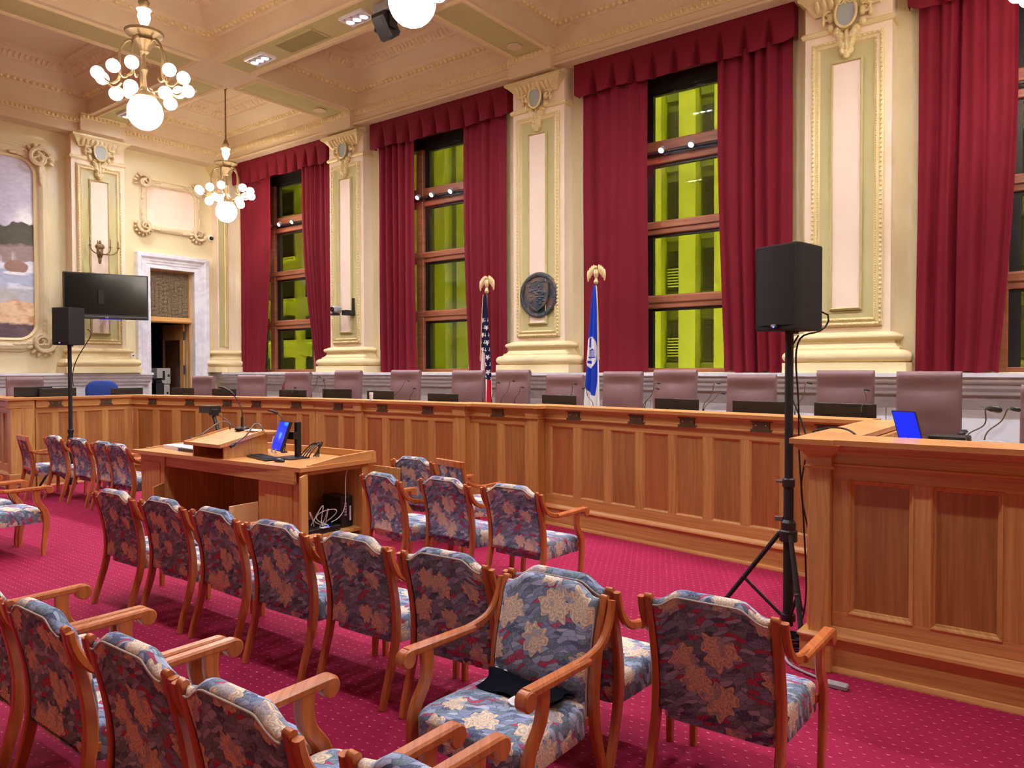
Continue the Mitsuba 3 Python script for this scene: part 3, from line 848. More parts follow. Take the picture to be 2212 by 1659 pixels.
def bench(label, a, b, panels, plates, pier=None, red=(), desk=True):
    t = thing('council_bench', label, 'bench', kind=None)
    L, mf = segm(a, b)
    put('body', fbox(mf, 0, L, 0.0, 1.38, -0.30, -0.022), 'm_oak', t, smooth=False)
    put('base', fbox(mf, 0, L, 0.03, 0.205, -0.02, 0.03, 0.004), 'm_oak_h', t, smooth=False)
    put('floor_strip', mould([(0, 0), (L, 0)], [(-0.02, 0.0), (-0.055, 0.0), (-0.055, 0.012), (-0.045, 0.03), (-0.02, 0.035)], mapf=lambda u, v, h: mf(u, h, -v)), 'm_oak_top', t)
    put('base_cap', mould([(0, 0), (L, 0)], [(0, 0.20), (-0.045, 0.20), (-0.055, 0.208), (-0.05, 0.22), (-0.03, 0.225), (-0.015, 0.245), (0, 0.247)], mapf=lambda u, v, h: mf(u, h, -v)), 'm_oak_top', t)
    put('bottom_rail', fbox(mf, 0, L, 0.24, 0.358, -0.022, 0, 0.003), 'm_oak_h', t, smooth=False)
    put('top_rail', fbox(mf, 0, L, 1.172, 1.262, -0.022, 0, 0.003), 'm_oak_h', t, smooth=False)
    e = [0] + [x for p in panels for x in p] + [L]
    for k in range(0, len(e), 2):
        if e[k + 1] - e[k] > 0.01:
            put('stile', fbox(mf, e[k], e[k + 1], 0.355, 1.175, -0.022, 0, 0.003), 'm_oak', t, smooth=False)
    for k, (s0, s1) in enumerate(panels):
        put('panel', fbox(mf, s0 - 0.004, s1 + 0.004, 0.35, 1.18, -0.03, -0.019), 'm_oak_panel_red' if k in red else 'm_oak_panel', t, smooth=False)
        bead = mould([(s0, 0.358), (s1, 0.358), (s1, 1.172), (s0, 1.172)], [(0, -0.001), (0.006, -0.004), (0.013, -0.012), (0.016, -0.019)], True, mf)
        bead.fix_normals()
        put('panel_moulding', bead, 'm_oak', t)
    put('frieze', fbox(mf, 0, L, 1.262, 1.385, -0.02, 0.022), 'm_oak_h', t, smooth=False)
    put('fascia', mould([(0, 0), (L, 0)], [(0, 1.256), (-0.034, 1.258), (-0.036, 1.268), (-0.026, 1.275), (-0.02, 1.277)], mapf=lambda u, v, h: mf(u, h, -v)), 'm_oak_h', t)
    put('cornice', mould([(0, 0), (L, 0)], [(-0.02, 1.352), (-0.03, 1.354), (-0.036, 1.362), (-0.05, 1.372), (-0.054, 1.384), (-0.02, 1.384)], mapf=lambda u, v, h: mf(u, h, -v)), 'm_oak_h', t)
    if pier:
        s0, s1 = pier
        put('pier', fbox(mf, s0, s1, 0.0, 1.256, -0.28, 0.03, 0.003), 'm_oak', t, smooth=False)
        put('pier_head', fbox(mf, s0 - 0.015, s1 + 0.012, 1.256, 1.385, -0.28, 0.055, 0.004), 'm_oak_h', t, smooth=False)
        put('pier_base', fbox(mf, s0 - 0.01, s1 + 0.02, 0.0, 0.235, -0.28, 0.06, 0.006), 'm_oak_h', t, smooth=False)
    for s in plates:
        k = put('nameplate', plate([(s + u, 1.318 + v) for u, v in nameplate_poly()], 0.016, lambda u, v, h: mf(u, v, h + 0.022)), 'm_plate', t, smooth=False, label='empty bronze nameplate holder')
        for q in (-0.05, 0.05):
            put('screw', fbox(mf, s + q - 0.004, s + q + 0.004, 1.318, 1.326, 0.036, 0.041), 'm_gold', k, smooth=False)
    if desk:
        put('desk', fbox(mf, 0, L, 1.08, 1.12, -0.66, -0.30), 'm_oak_top', t, smooth=False)
    return t, L, mf


def pr(l):
    return [(l[k], l[k + 1]) for k in range(0, len(l), 2)]


SEG = {}
SEG['SL'] = bench('short oak bench run at the far left, parallel to the mural wall', (-13.25, 4.92), (-13.25, 6.45), pr([0.03, 0.235, 0.331, 0.627, 0.735, 1.024, 1.115, 1.395]), [0.286, 1.073], red=())
SEG['S3'] = bench('longest oak bench run, behind the lectern, with nine panels', (-13.25, 6.45), (-9.27, 7.24), pr([0.106, 0.504, 0.642, 0.981, 1.148, 1.529, 1.636, 2.005, 2.108, 2.465, 2.546, 2.881, 2.978, 3.303, 3.389, 3.704, 3.786, 3.95]), [0.543, 1.437, 2.287, 2.914, 3.725], red=(1, 6, 8))
SEG['S2b'] = bench('narrow two-panel oak bench unit left of the four-panel one', (-9.27, 7.25), (-8.2, 7.25), pr([0.198, 0.526, 0.627, 0.895]), [0.564], (0.93, 1.07), red=(1,))
SEG['S2'] = bench('four-panel oak bench unit behind the two spare chairs', (-8.2, 7.27), (-6.28, 7.27), pr([0.038, 0.372, 0.483, 0.81, 0.916, 1.252, 1.36, 1.687]), [0.403, 1.271], (1.74, 1.92), red=(0, 3))
SEG['S0'] = bench('two-panel centre oak bench unit under the bronze seal', (-6.28, 7.345), (-5.2, 7.345), pr([0.116, 0.439, 0.541, 0.869]), [0.471], (0.92, 1.08))
SEG['S1'] = bench('seven-panel oak bench run leading to the tall speaker stand', (-5.2, 7.46), (-1.47, 6.84), pr([0.102, 0.459, 0.574, 0.918, 1.018, 1.356, 1.461, 1.779, 1.875, 2.192, 2.297, 2.608, 2.701, 3.007, 3.10, 3.40]), [0.497, 1.393, 2.03, 2.834, 3.45], red=(0, 3, 6))
# left return, its face turned to the audience
bench('end face of the oak bench at the left edge', (-15.9, 4.85), (-13.25, 4.60), pr([0.9, 1.2, 1.3, 1.6, 1.72, 2.02, 2.12, 2.36]), [], (2.50, 2.66), desk=False)


def top_line(pts, over, back):
    from shapely.geometry import LineString
    f = LineString(pts)
    a = f.offset_curve(-over, join_style=2)
    b = f.offset_curve(back, join_style=2)
    return list(a.coords) + list(b.coords)[::-1]


front = [(-15.9, 4.83), (-13.25, 4.58), (-13.25, 6.45), (-9.27, 7.22), (-8.2, 7.22), (-8.14, 7.25), (-6.36, 7.25), (-6.30, 7.20), (-6.24, 7.23), (-6.2, 7.32), (-5.36, 7.32), (-5.30, 7.27), (-5.14, 7.29), (-5.10, 7.42), (-1.47, 6.82)]
front = [(-15.9, 4.83), (-13.25, 4.58), (-13.25, 6.45), (-9.27, 7.22), (-8.17, 7.22), (-8.17, 7.255), (-6.25, 7.235), (-6.25, 7.325), (-5.17, 7.30), (-5.17, 7.435), (-1.47, 6.82)]
ct = slab(top_line(front, 0.065, 0.30), 1.384, 1.416)
put('bench_countertop', ct, 'm_oak_top', smooth=False, label='continuous oak counter ledge along the top of the council bench', cat='countertop')

# ---------------------------------------------------------------- the clerk desk at the right
t = thing('clerk_desk', 'large panelled oak clerk desk at the right edge with a corner pier', 'desk')
L, mf = segm((-1.245, 4.875), (3.2, 4.875))
sx = -1.245


def wx(x):
    return x - sx


put('body', cat([fbox(mf, -0.12, L, 0, 1.38, -0.34, -0.03), box(-1.40, -1.12, 4.9, 6.80, 0, 1.38)]), 'm_oak', t, smooth=False)
put('base', cat([fbox(mf, 0, L, 0.03, 0.20, -0.03, 0.04, 0.004), box(-1.44, -1.3, 4.95, 6.8, 0.03, 0.2)]), 'm_oak_h', t, smooth=False)
put('floor_strip', mould([(0, 0), (L, 0)], [(-0.03, 0.0), (-0.065, 0.0), (-0.065, 0.012), (-0.055, 0.03), (-0.03, 0.035)], mapf=lambda u, v, h: mf(u, h, -v)), 'm_oak_top', t)
put('base_cap', mould([(0, 0), (L, 0)], [(0, 0.195), (-0.05, 0.195), (-0.062, 0.205), (-0.058, 0.222), (-0.03, 0.23), (-0.012, 0.262), (0, 0.265)], mapf=lambda u, v, h: mf(u, h, -v)), 'm_oak_top', t)
put('bottom_rail', fbox(mf, 0, L, 0.24, 0.36, -0.03, 0, 0.003), 'm_oak_h', t, smooth=False)
put('top_rail', fbox(mf, 0, L, 1.168, 1.262, -0.03, 0, 0.003), 'm_oak_h', t, smooth=False)
px_ = [(-1.146, -0.801), (-0.704, -0.364), (-0.24, 0.10), (0.2, 0.54), (0.64, 0.98), (1.08, 1.42), (1.52, 1.86), (1.96, 2.3), (2.4, 2.74)]
e = [0] + [wx(v) for p in px_ for v in p] + [L]
for k in range(0, len(e), 2):
    put('stile', fbox(mf, e[k], e[k + 1], 0.357, 1.172, -0.03, 0, 0.003), 'm_oak', t, smooth=False)
for (a, b) in px_:
    a, b = wx(a), wx(b)
    put('panel', fbox(mf, a - 0.004, b + 0.004, 0.35, 1.18, -0.045, -0.028), 'm_oak_panel', t, smooth=False)
    bead = mould([(a, 0.36), (b, 0.36), (b, 1.168), (a, 1.168)], [(-0.008, 0.0), (-0.004, 0.006), (0.004, 0.002), (0.012, -0.012), (0.02, -0.016), (0.024, -0.028)], True, mf)
    bead.fix_normals()
    put('panel_moulding', bead, 'm_oak', t)
put('frieze', fbox(mf, 0, L, 1.262, 1.39, -0.03, 0.02), 'm_oak_h', t, smooth=False)
put('fascia', mould([(0, 0), (L, 0)], [(0, 1.235), (-0.012, 1.236), (-0.016, 1.252), (-0.034, 1.256), (-0.036, 1.268), (-0.02, 1.275)], mapf=lambda u, v, h: mf(u, h, -v)), 'm_oak_h', t)
put('cornice', mould([(0, 0), (L, 0)], [(-0.02, 1.325), (-0.028, 1.328), (-0.03, 1.34), (-0.045, 1.352), (-0.055, 1.37), (-0.058, 1.388), (-0.02, 1.388)], mapf=lambda u, v, h: mf(u, h, -v)), 'm_oak_h', t)
k = put('pier', box(-1.37, -1.245, 4.82, 4.96, 0.0, 1.245, 0.003), 'm_oak', t, smooth=False)
put('pier_head', mould([(-1.37, 5.0), (-1.37, 4.82), (-1.245, 4.82), (-1.245, 4.9)], [(0.0, 1.235), (-0.022, 1.238), (-0.025, 1.252), (-0.01, 1.26), (-0.01, 1.31), (-0.03, 1.335), (-0.05, 1.352), (-0.07, 1.388), (0, 1.388)]), 'm_oak_h', k, smooth=25)
put('pier_base', box(-1.41, -1.225, 4.78, 4.98, 0, 0.2, 0.004), 'm_oak_h', k, smooth=False)
put('pier_base_cap', box(-1.425, -1.21, 4.765, 4.98, 0.197, 0.23, 0.012), 'm_oak_top', k, smooth=False)
put('desk', box(-1.15, 3.2, 5.2, 6.1, 1.26, 1.30), 'm_oak_top', t, smooth=False)
put('return_head', box(-1.45, -1.38, 5.0, 6.8, 1.262, 1.388), 'm_oak_h', t, smooth=False)
put('clerk_countertop', slab([(-1.465, 4.735), (-1.21, 4.735), (-1.21, 4.765), (3.2, 4.765), (3.2, 5.19), (-1.15, 5.19), (-1.15, 6.95), (-1.465, 6.86)], 1.388, 1.42), 'm_oak_top', smooth=False, label='broad oak counter top of the clerk desk and its return', cat='countertop')
# ---------------------------------------------------------------- audience armchairs
post = spline([(-0.095, 0.0), (-0.035, 0.2), (0.008, 0.37), (0.014, 0.48), (-0.012, 0.66), (-0.07, 0.875)], 20)
dep_post = np.interp(np.linspace(0, 1, 20), [0, .35, .55, .9, 1], [.036, .05, .052, .04, .03])


def post_at(z):
    return np.interp(z, post[:, 1], post[:, 0])


def rear_leg(sg):
    x0, x1 = sorted((sg * 0.252, sg * 0.286))
    top = lathe([(0.0, -0.017), (0.015, -0.016), (0.015, 0.016), (0.0, 0.017)], 12, False)
    v = top.vertices[:, [2, 0, 1]] * [1, 1, 1]
    knob = trimesh.Trimesh(v + [(x0 + x1) / 2, post[-1, 0], post[-1, 1]], top.faces, process=False)
    knob.fix_normals()
    return cat([ribbon(post, x0, x1, dep_post), knob])


arm_path = spline([(-0.07, 0.872), (-0.036, 0.77), (0.02, 0.71), (0.12, 0.682), (0.28, 0.672), (0.44, 0.676), (0.535, 0.674)], 22)
arm_dep = np.interp(np.linspace(0, 1, 22), [0, .15, .35, .7, 1], [.03, .036, .04, .036, .032])
sup_path = spline([(0.425, 0.665), (0.42, 0.60), (0.44, 0.52), (0.492, 0.445), (0.508, 0.38), (0.498, 0.2), (0.48, 0.0)], 22)
sup_dep = np.interp(np.linspace(0, 1, 22), [0, .2, .45, .6, 1], [.07, .056, .06, .058, .036])


def armrest(sg):
    x0, x1 = sorted((sg * 0.290, sg * 0.320))
    fl = sg * np.interp(np.linspace(0, 1, 22), [0, .3, 1], [0, 0.004, 0.012])
    m = [ribbon(arm_path, x0, x1, arm_dep, 0.007, fl)]
    a = np.linspace(0, PI, 9)
    wide = ribbon(np.stack([np.linspace(0.13, 0.53, 8), 0.6755 + 0.0 * np.linspace(0, 1, 8)], 1), x0 - 0.010, x1 + 0.012, np.interp(np.linspace(0, 1, 8), [0, 1], [.030, .038]), 0.008, sg * np.linspace(0.006, 0.012, 8))
    m.append(wide)
    kn = lathe([(0.0, -0.027), (0.034, -0.027), (0.040, -0.020), (0.040, 0.020), (0.034, 0.027), (0.0, 0.027)], 18, False)
    kv = kn.vertices[:, [2, 0, 1]]
    kn = trimesh.Trimesh(kv + [(x0 + x1) / 2 + sg * 0.012, 0.532, 0.652], kn.faces, process=False)
    kn.fix_normals()
    m.append(kn)
    return cat(m)


def front_leg(sg):
    x0, x1 = sorted((sg * 0.285, sg * 0.316))
    return ribbon(sup_path, x0, x1, sup_dep, 0.006, sg * np.interp(np.linspace(0, 1, 22), [0, .5, 1], [0.008, 0, 0]))


def crown(x, w=0.25):
    """Top edge of the upholstered back: level shoulders and a raised middle."""
    a = np.clip(np.abs(x) / w, 0, 1)
    s = np.clip((0.92 - a) / 0.42, 0, 1)
    return 0.872 + 0.052 * s * s * (3 - 2 * s)


def back_cushion():
    W, nx, ns = 0.25, 25, 40

    def fn(u, v):
        x = (u * 2 - 1) * W
        top = crown(x)
        # section loop: back face bottom -> back face top -> rounded top -> front face down -> bottom
        z = np.zeros_like(v)
        off = np.zeros_like(v)
        zb = 0.375
        k = v
        a = k < 0.42
        z[a] = zb + (k[a] / 0.42) * (top[a] - 0.028 - zb)
        off[a] = -0.020
        b = (k >= 0.42) & (k < 0.58)
        th = (k[b] - 0.42) / 0.16 * PI
        z[b] = top[b] - 0.028 + 0.028 * np.sin(th)
        off[b] = -0.020 + 0.034 * (1 - np.cos(th))
        c = k >= 0.58
        tt = (k[c] - 0.58) / 0.42
        z[c] = top[c] - 0.028 - tt * (top[c] - 0.028 - zb)
        bulge = np.sin(np.clip(tt, 0, 1) * PI) ** 0.7
        off[c] = 0.048 + 0.016 * bulge * (1 - (np.abs(u[c] * 2 - 1)) ** 3)
        edge = np.clip((np.abs(u * 2 - 1) - 0.93) / 0.07, 0, 1)
        off = off * (1 - edge) + edge * (0.006 + 0.75 * (off - 0.006))
        y = np.interp(np.minimum(z, 0.9), post[:, 1], post[:, 0]) + off
        return np.stack([x, y, z], -1)
    m, uv = grid(fn, nx, ns)
    v = m.vertices
    s = np.cumsum(np.r_[0, np.linalg.norm(np.diff(v.reshape(nx, ns, 3)[nx // 2], axis=0), axis=1)])
    uvm = np.stack([v[:, 0], np.tile(s, nx)], 1)
    # close the two sides and the bottom
    f = list(m.faces)
    for i in (0, nx - 1):
        r = [i * ns + j for j in range(ns)]
        for j in range(1, ns // 2):
            q = [[r[j - 1], r[j], r[ns - 1 - j]], [r[j - 1], r[ns - 1 - j], r[ns - j]]]
            f += [t if i else t[::-1] for t in q]
    for i in range(nx - 1):
        a, b = i * ns, i * ns + ns - 1
        f += [[a, b, b + ns], [a, b + ns, a + ns]]
    mm = trimesh.Trimesh(v, np.array(f), process=False)
    mm.fix_normals()
    return mm, uvm


def seat_cushion():
    """Upholstered seat: a rounded block, wider in front, crowned, with a waterfall front edge."""
    n = 26

    def half(a, b, e, k):
        c, s = np.cos(k), np.sin(k)
        return a * np.sign(c) * np.abs(c) ** e, b * np.sign(s) * np.abs(s) ** e
    rings, uvs = [], []
    prof = [(0.0, .325, .9), (0.0, .325, 1.0), (.0, .40, 1.0), (.004, .425, 1.0), (-.006, .444, .985), (-.022, .456, .95), (-.06, .466, .86), (-.13, .474, .6), (-.2, .478, .25), (-.24, .479, .02)]
    kk = np.linspace(0, 2 * PI, 40, endpoint=False) + PI / 40
    for off, z, sc in prof:
        x, y = half(1, 1, 0.22, kk)
        hw = 0.262 + 0.02 * (y + 1) / 2
        X = x * hw * sc
        Y = 0.28 + y * 0.255 * sc
        zz = z - 0.012 * np.clip(y, 0, 1) ** 2 * (z > .44)
        rings.append(np.stack([X, Y, zz + 0 * X], 1))
        drop = (0.48 - z) * 1.0
        uvs.append(np.stack([X + np.sign(x) * (np.abs(x) > .9) * drop * .9, Y + np.sign(y) * (np.abs(y) > .9) * drop * .9], 1))
    v = np.vstack(rings)
    m = len(kk)
    f = []
    for i in range(len(prof) - 1):
        for j in range(m):
            a, b = i * m + j, i * m + (j + 1) % m
            f += [[a, b, b + m], [a, b + m, a + m]]
    f += [[0, j + 1, j] for j in range(1, m - 1)]
    o = (len(prof) - 1) * m
    f += [[o, o + j, o + j + 1] for j in range(1, m - 1)]
    mm = trimesh.Trimesh(v, np.array(f), process=False)
    mm.fix_normals()
    return mm, np.vstack(uvs)


def piping_path():
    x = np.linspace(-0.245, 0.245, 25)
    z = crown(x) - 0.026
    y = np.interp(z, post[:, 1], post[:, 0]) - 0.021
    return tube(np.stack([x, y, z], 1), 0.0045, 6)


bm, buv = back_cushion()
sm, suv = seat_cushion()
PARTS = []
for sg in (-1, 1):
    PARTS.append(('rear_leg', mikit.ply(rear_leg(sg), 'm_cherry', smooth=40)))
    PARTS.append(('front_leg', mikit.ply(front_leg(sg), 'm_cherry', smooth=40)))
    PARTS.append(('armrest', mikit.ply(armrest(sg), 'm_cherry', smooth=40)))
PARTS.append(('piping', mikit.ply(piping_path(), 'm_piping', smooth=True)))
VAR = []
for q in range(4):
    o = np.array([0.37 * q + 0.11, 0.53 * q])
    VAR.append([('backrest', mikit.ply(bm, 'm_tapestry', smooth=True, uv=buv + o)), ('seat', mikit.ply(sm, 'm_tapestry', smooth=True, uv=suv + o + [0.2, 0.31]))])
RAIL = mikit.ply(cat([box(-0.26, 0.26, 0.03, 0.06, 0.36, 0.40, 0.004), box(-0.285, 0.285, 0.465, 0.495, 0.36, 0.40, 0.004)]), 'm_cherry', smooth=False)


def armchair(x, y, rz, label, q, group='floral armchairs in rows'):
    t = thing('armchair', label, 'chair', group)
    T = xf(x, y, 0, rz)
    for n, d in PARTS + VAR[q % 4] + [('seat_rail', RAIL)]:
        put(n, d, None, t, T=T)
    return t


ROWC = [(-6.0, 2.83, 1, 'leftmost chair of the long middle row, beside the open aisle'), (-5.33, 2.86, 1, 'second chair from the left in the long middle row'), (-4.645, 2.86, -2, 'third chair from the left in the long middle row, before the lectern desk'),
        (-3.95, 2.84, 1.5, 'fourth chair of the middle row, before the open desk cabinet'), (-3.296, 2.89, 1, 'fifth chair of the long middle row, seen from behind'), (-2.614, 2.91, 2.5, 'sixth chair of the middle row, just left of the chair that faces us'),
        (-1.938, 2.96, 0.5, 'chair of the middle row mostly hidden behind the chair that faces us'), (-1.222, 2.99, 0.7, 'rightmost chair of the middle row, seen from behind before the clerk desk')]
for q, (x, y, a, lb) in enumerate(ROWC):
    armchair(x, y, a, 'floral armchair, ' + lb, q)
for q, (x, lb) in enumerate(((-8.61, 'at the left edge, only its seat and right arm in view'), (-9.30, 'at the left edge, arm end showing behind another chair'))):
    armchair(x, 2.66, 0, 'floral armchair ' + lb, q + 1)
ROWD = [(-5.03, 4.72, -8, 'floral armchair nearest the open cabinet in the short row of three'), (-4.40, 4.86, -3, 'floral armchair in the middle of the short row of three'), (-3.68, 4.87, -1, 'floral armchair at the right of the short row of three, seat in view'),
        (-5.70, 5.79, 1, 'floral armchair behind the short row, beside the square-backed chair')]
for q, (x, y, a, lb) in enumerate(ROWD):
    armchair(x, y, a, lb, q + 2)
ROWA = [(-11.70, 4.64, 0, 'far floral armchair next to the square-backed chair by the bench corner'), (-10.97, 4.66, 0, 'far floral armchair, third from the left in the row beyond the lectern'), (-10.22, 4.64, 0, 'far floral armchair, fourth from the left in the row beyond the lectern'), (-9.73, 4.60, 0, 'far floral armchair half hidden by the corner of the lectern desk')]
for q, (x, y, a, lb) in enumerate(ROWA):
    armchair(x, y, a, lb, q)
ROWF = [(-4.0, 1.29, 0, 'nearest row, floral armchair cut off by the left edge of the picture'), (-3.31, 1.29, 0, 'nearest row, floral armchair whose whole back shows at the lower left'), (-2.61, 1.31, 0, 'nearest row, floral armchair second from the lower left corner'),
        (-1.96, 1.30, 0, 'nearest row, floral armchair with two arms meeting at its right'), (-1.19, 1.31, -3, 'nearest row, floral armchair cut off by the bottom edge')]
for q, (x, y, a, lb) in enumerate(ROWF):
    armchair(x, y, a, lb, q + 1)
armchair(-1.90, 2.72, 178, 'floral armchair turned to face us, a black garment on its seat', 0, 'floral armchairs in rows')

# the two square-backed chairs with a straight wooden top rail
sq_back, sq_uv = bm.copy(), buv
m, uvq = grid(lambda u, v: np.stack([(u * 2 - 1) * 0.2, np.interp(0.44 + v * 0.40, post[:, 1], post[:, 0]) - 0.016 + 0.0 * u, 0.44 + v * 0.40], -1), 12, 12)
m2, _ = grid(lambda u, v: np.stack([(1 - u * 2) * 0.2, np.interp(0.44 + v * 0.40, post[:, 1], post[:, 0]) + 0.02 + 0.018 * np.sin(u * PI) * np.sin(v * PI), 0.44 + v * 0.40], -1), 12, 12)
SQ = [('backrest', mikit.ply(cat([m, m2]), 'm_tapestry', smooth=True, uv=np.vstack([uvq * [.4, .4], uvq * [.4, .4] + .5]))),
      ('top_rail', mikit.ply(box(-0.245, 0.245, -0.085, -0.045, 0.835, 0.905, 0.006), 'm_cherry', smooth=False)),
      ('back_rail', mikit.ply(box(-0.22, 0.22, -0.01, 0.025, 0.40, 0.445, 0.004), 'm_cherry', smooth=False)), VAR[1][1], ('seat_rail', RAIL)]
for sg in (-1, 1):
    x0, x1 = sorted((sg * 0.205, sg * 0.245))
    SQ.append(('rear_leg', mikit.ply(ribbon(post, x0, x1, dep_post), 'm_cherry', smooth=40)))
    SQ.append(('front_leg', mikit.ply(box(*sorted((sg * 0.2, sg * 0.24)), 0.43, 0.47, 0, 0.36, 0.004), 'm_cherry', smooth=False)))
    ap = spline([(-0.03, 0.70), (0.05, 0.655), (0.25, 0.64), (0.40, 0.65)], 12)
    SQ.append(('armrest', mikit.ply(cat([ribbon(ap, *sorted((sg * 0.245, sg * 0.275)), 0.03), ribbon(np.array([(0.37, 0.64), (0.40, 0.5), (0.44, 0.36)]), *sorted((sg * 0.245, sg * 0.272)), 0.035)]), 'm_cherry', smooth=40)))
for (x, y, a, lb) in ((-5.27, 5.92, -14, 'square-backed armchair with a straight wooden top rail, behind the short row of three'), (-12.28, 4.45, -6, 'square-backed chair with a straight wooden top rail at the far left end of its row')):
    t = thing('square_back_chair', lb, 'chair', 'square-backed chairs')
    for n, d in SQ:
        put(n, d, None, t, T=xf(x, y, 0, a))

# black garment with a white-and-black print on the seat of the turned chair
T = xf(-1.90, 2.72, 0, 178)
def cloth(u, v):
    x, y = (u - .5) * 0.46, 0.05 + v * 0.2
    z = 0.482 + 0.012 * np.sin(u * 9) * np.sin(v * 5) + 0.022 * np.sin(v * PI) + 0.01 * nfbm(np.stack([u * 6, v * 6, 0 * u], -1), 3)
    return np.stack([x * (1 - .25 * v) + 0.02 * np.sin(v * 7), y, z], -1)
mc, uvc = grid(cloth, 24, 16)
mb = trimesh.Trimesh(mc.vertices - [0, 0, 0.012], mc.faces[:, ::-1], process=False)
g = thing('folded_garment', 'black folded garment lying on the seat of the chair that faces us', 'garment')
put('body', cat([mc, mb]), 'm_cloth_black', g, smooth=True, T=T)
pt, _ = grid(lambda u, v: np.stack([-0.02 - u * 0.075, 0.235 + v * 0.045 + 0.02 * np.sin(u * 4), 0.492 - 0.004 * v + 0.006 * np.sin(u * 8)], -1), 8, 6)
put('white_patch', cat([pt, trimesh.Trimesh(pt.vertices - [0, 0, .006], pt.faces[:, ::-1], process=False)]), 'm_white', g, smooth=True, T=T)
pt, _ = grid(lambda u, v: np.stack([0.15 + u * 0.07, 0.05 + v * 0.035, 0.497 + 0.006 * np.sin(u * 8)], -1), 8, 6)
put('print_patch', cat([pt, trimesh.Trimesh(pt.vertices - [0, 0, .006], pt.faces[:, ::-1], process=False)]), 'm_white', g, smooth=True, T=T)
# ---------------------------------------------------------------- crimson curtains
def curtain(xo, xiT, xiB, folds, seed, label, amp=0.045, zt=6.62, zb=1.80):
    """One drape from its outer edge xo to its inner edge (xiT at the top, xiB at the foot); folds: list of (position 0..1, width, depth)."""
    def fn(u, v):
        z = zt + (zb - zt) * v
        e = np.clip((v - 0.25) / 0.75, 0, 1)
        xi = xiT + (xiB - xiT) * e ** 1.6
        x = xo + (xi - xo) * u
        y = 11.17 + 0.012 * np.sin(u * 17 + seed) + 0.008 * np.sin(u * 41 + seed * 3) + 0 * v
        grow = 0.75 + 0.35 * v
        for (p, w, d) in folds:
            pp = p + 0.015 * np.sin(v * 3 + seed + p * 9)
            y = y - d * grow * np.exp(-((u - pp) / w) ** 2) + d * 1.1 * np.exp(-((u - pp - w * 1.5) / (w * .55)) ** 2)
        x = x + 0.012 * np.sin(v * 5 + u * 6 + seed) * v
        z = z + 0.02 * np.sin(u * 23 + seed) * (v > .98)
        return np.stack([x, y, z], -1)
    m, _ = grid(fn, 110, 36)
    put('curtain', m, 'm_curtain', smooth=True, label=label, cat='curtain', group=None)


FA = [(0.12, .05, .03), (0.3, .06, .035), (0.5, .05, .02), (0.78, .06, .03)]
FB = [(0.1, .05, .05), (0.28, .05, .06), (0.46, .045, .07), (0.62, .05, .05), (0.82, .05, .04)]
FC = [(0.1, .06, .05), (0.36, .04, .09), (0.6, .06, .04), (0.85, .06, .03)]
ordn = ['first', 'second', 'third', 'fourth', 'fifth']
CUR = [(0, -17.22, -15.93, -16.2, FA, -13.72, -14.72, -14.2, FB), (1, -12.09, -11.04, -10.98, FB, -8.65, -9.715, -9.6, FA), (2, -6.96, -5.745, -5.73, FA, -3.42, -4.555, -4.42, FB), (3, -1.81, -0.72, -0.88, FC, 1.65, 0.6, 0.72, FB), (4, 3.35, 4.45, 4.4, FA, 6.8, 5.7, 5.8, FB)]
for (i, lo, lt, lb_, lf, ro, rt, rb, rf) in CUR:
    curtain(lo, lt, lb_, lf, i * 2.1, f'crimson curtain on the left side of the {ordn[i]} window from the left corner')
    curtain(ro, rt, rb, rf, i * 2.1 + 1.3, f'crimson curtain on the right side of the {ordn[i]} window from the left corner')
    c = WX[i]
    x0, x1 = c - 1.85, c + 1.85
    N = 10

    def val(u, v):
        # u runs left return, front, right return; v from the top down
        s = u * 1.08 - 0.04
        f = np.clip(s, 0, 1)
        x = x0 + (x1 - x0) * f
        w = f * N
        k = np.abs(w - np.round(w))
        inner = (np.round(w) > 0.5) & (np.round(w) < N - .5)
        gap = np.exp(-(k / (0.015 + 0.15 * v)) ** 2) * inner
        y = 11.04 - 0.03 * np.sin(np.clip(w % 1, 0, 1) * PI) * v + 0.14 * gap * np.clip(v * 1.4 - .2, 0, 1)
        ret = np.clip(-s / 0.04, 0, 1) + np.clip((s - 1) / 0.04, 0, 1)
        y = y + ret * 0.2
        sc = 0.075 * np.sin((w % 1) * PI) ** .7 + 0.02 * np.sin(w * 1.7 + c)
        z = 7.05 - v * (0.48 + sc * v)
        return np.stack([x, y, z], -1)
    m, _ = grid(val, 301, 16)
    k = put('valance', m, 'm_curtain', smooth=True, label=f'pleated crimson valance over the {ordn[i]} window from the left corner', cat='valance')
    put('pelmet_board', box(x0, x1, 11.02, 11.26, 7.045, 7.065), 'm_curtain', k, smooth=False)
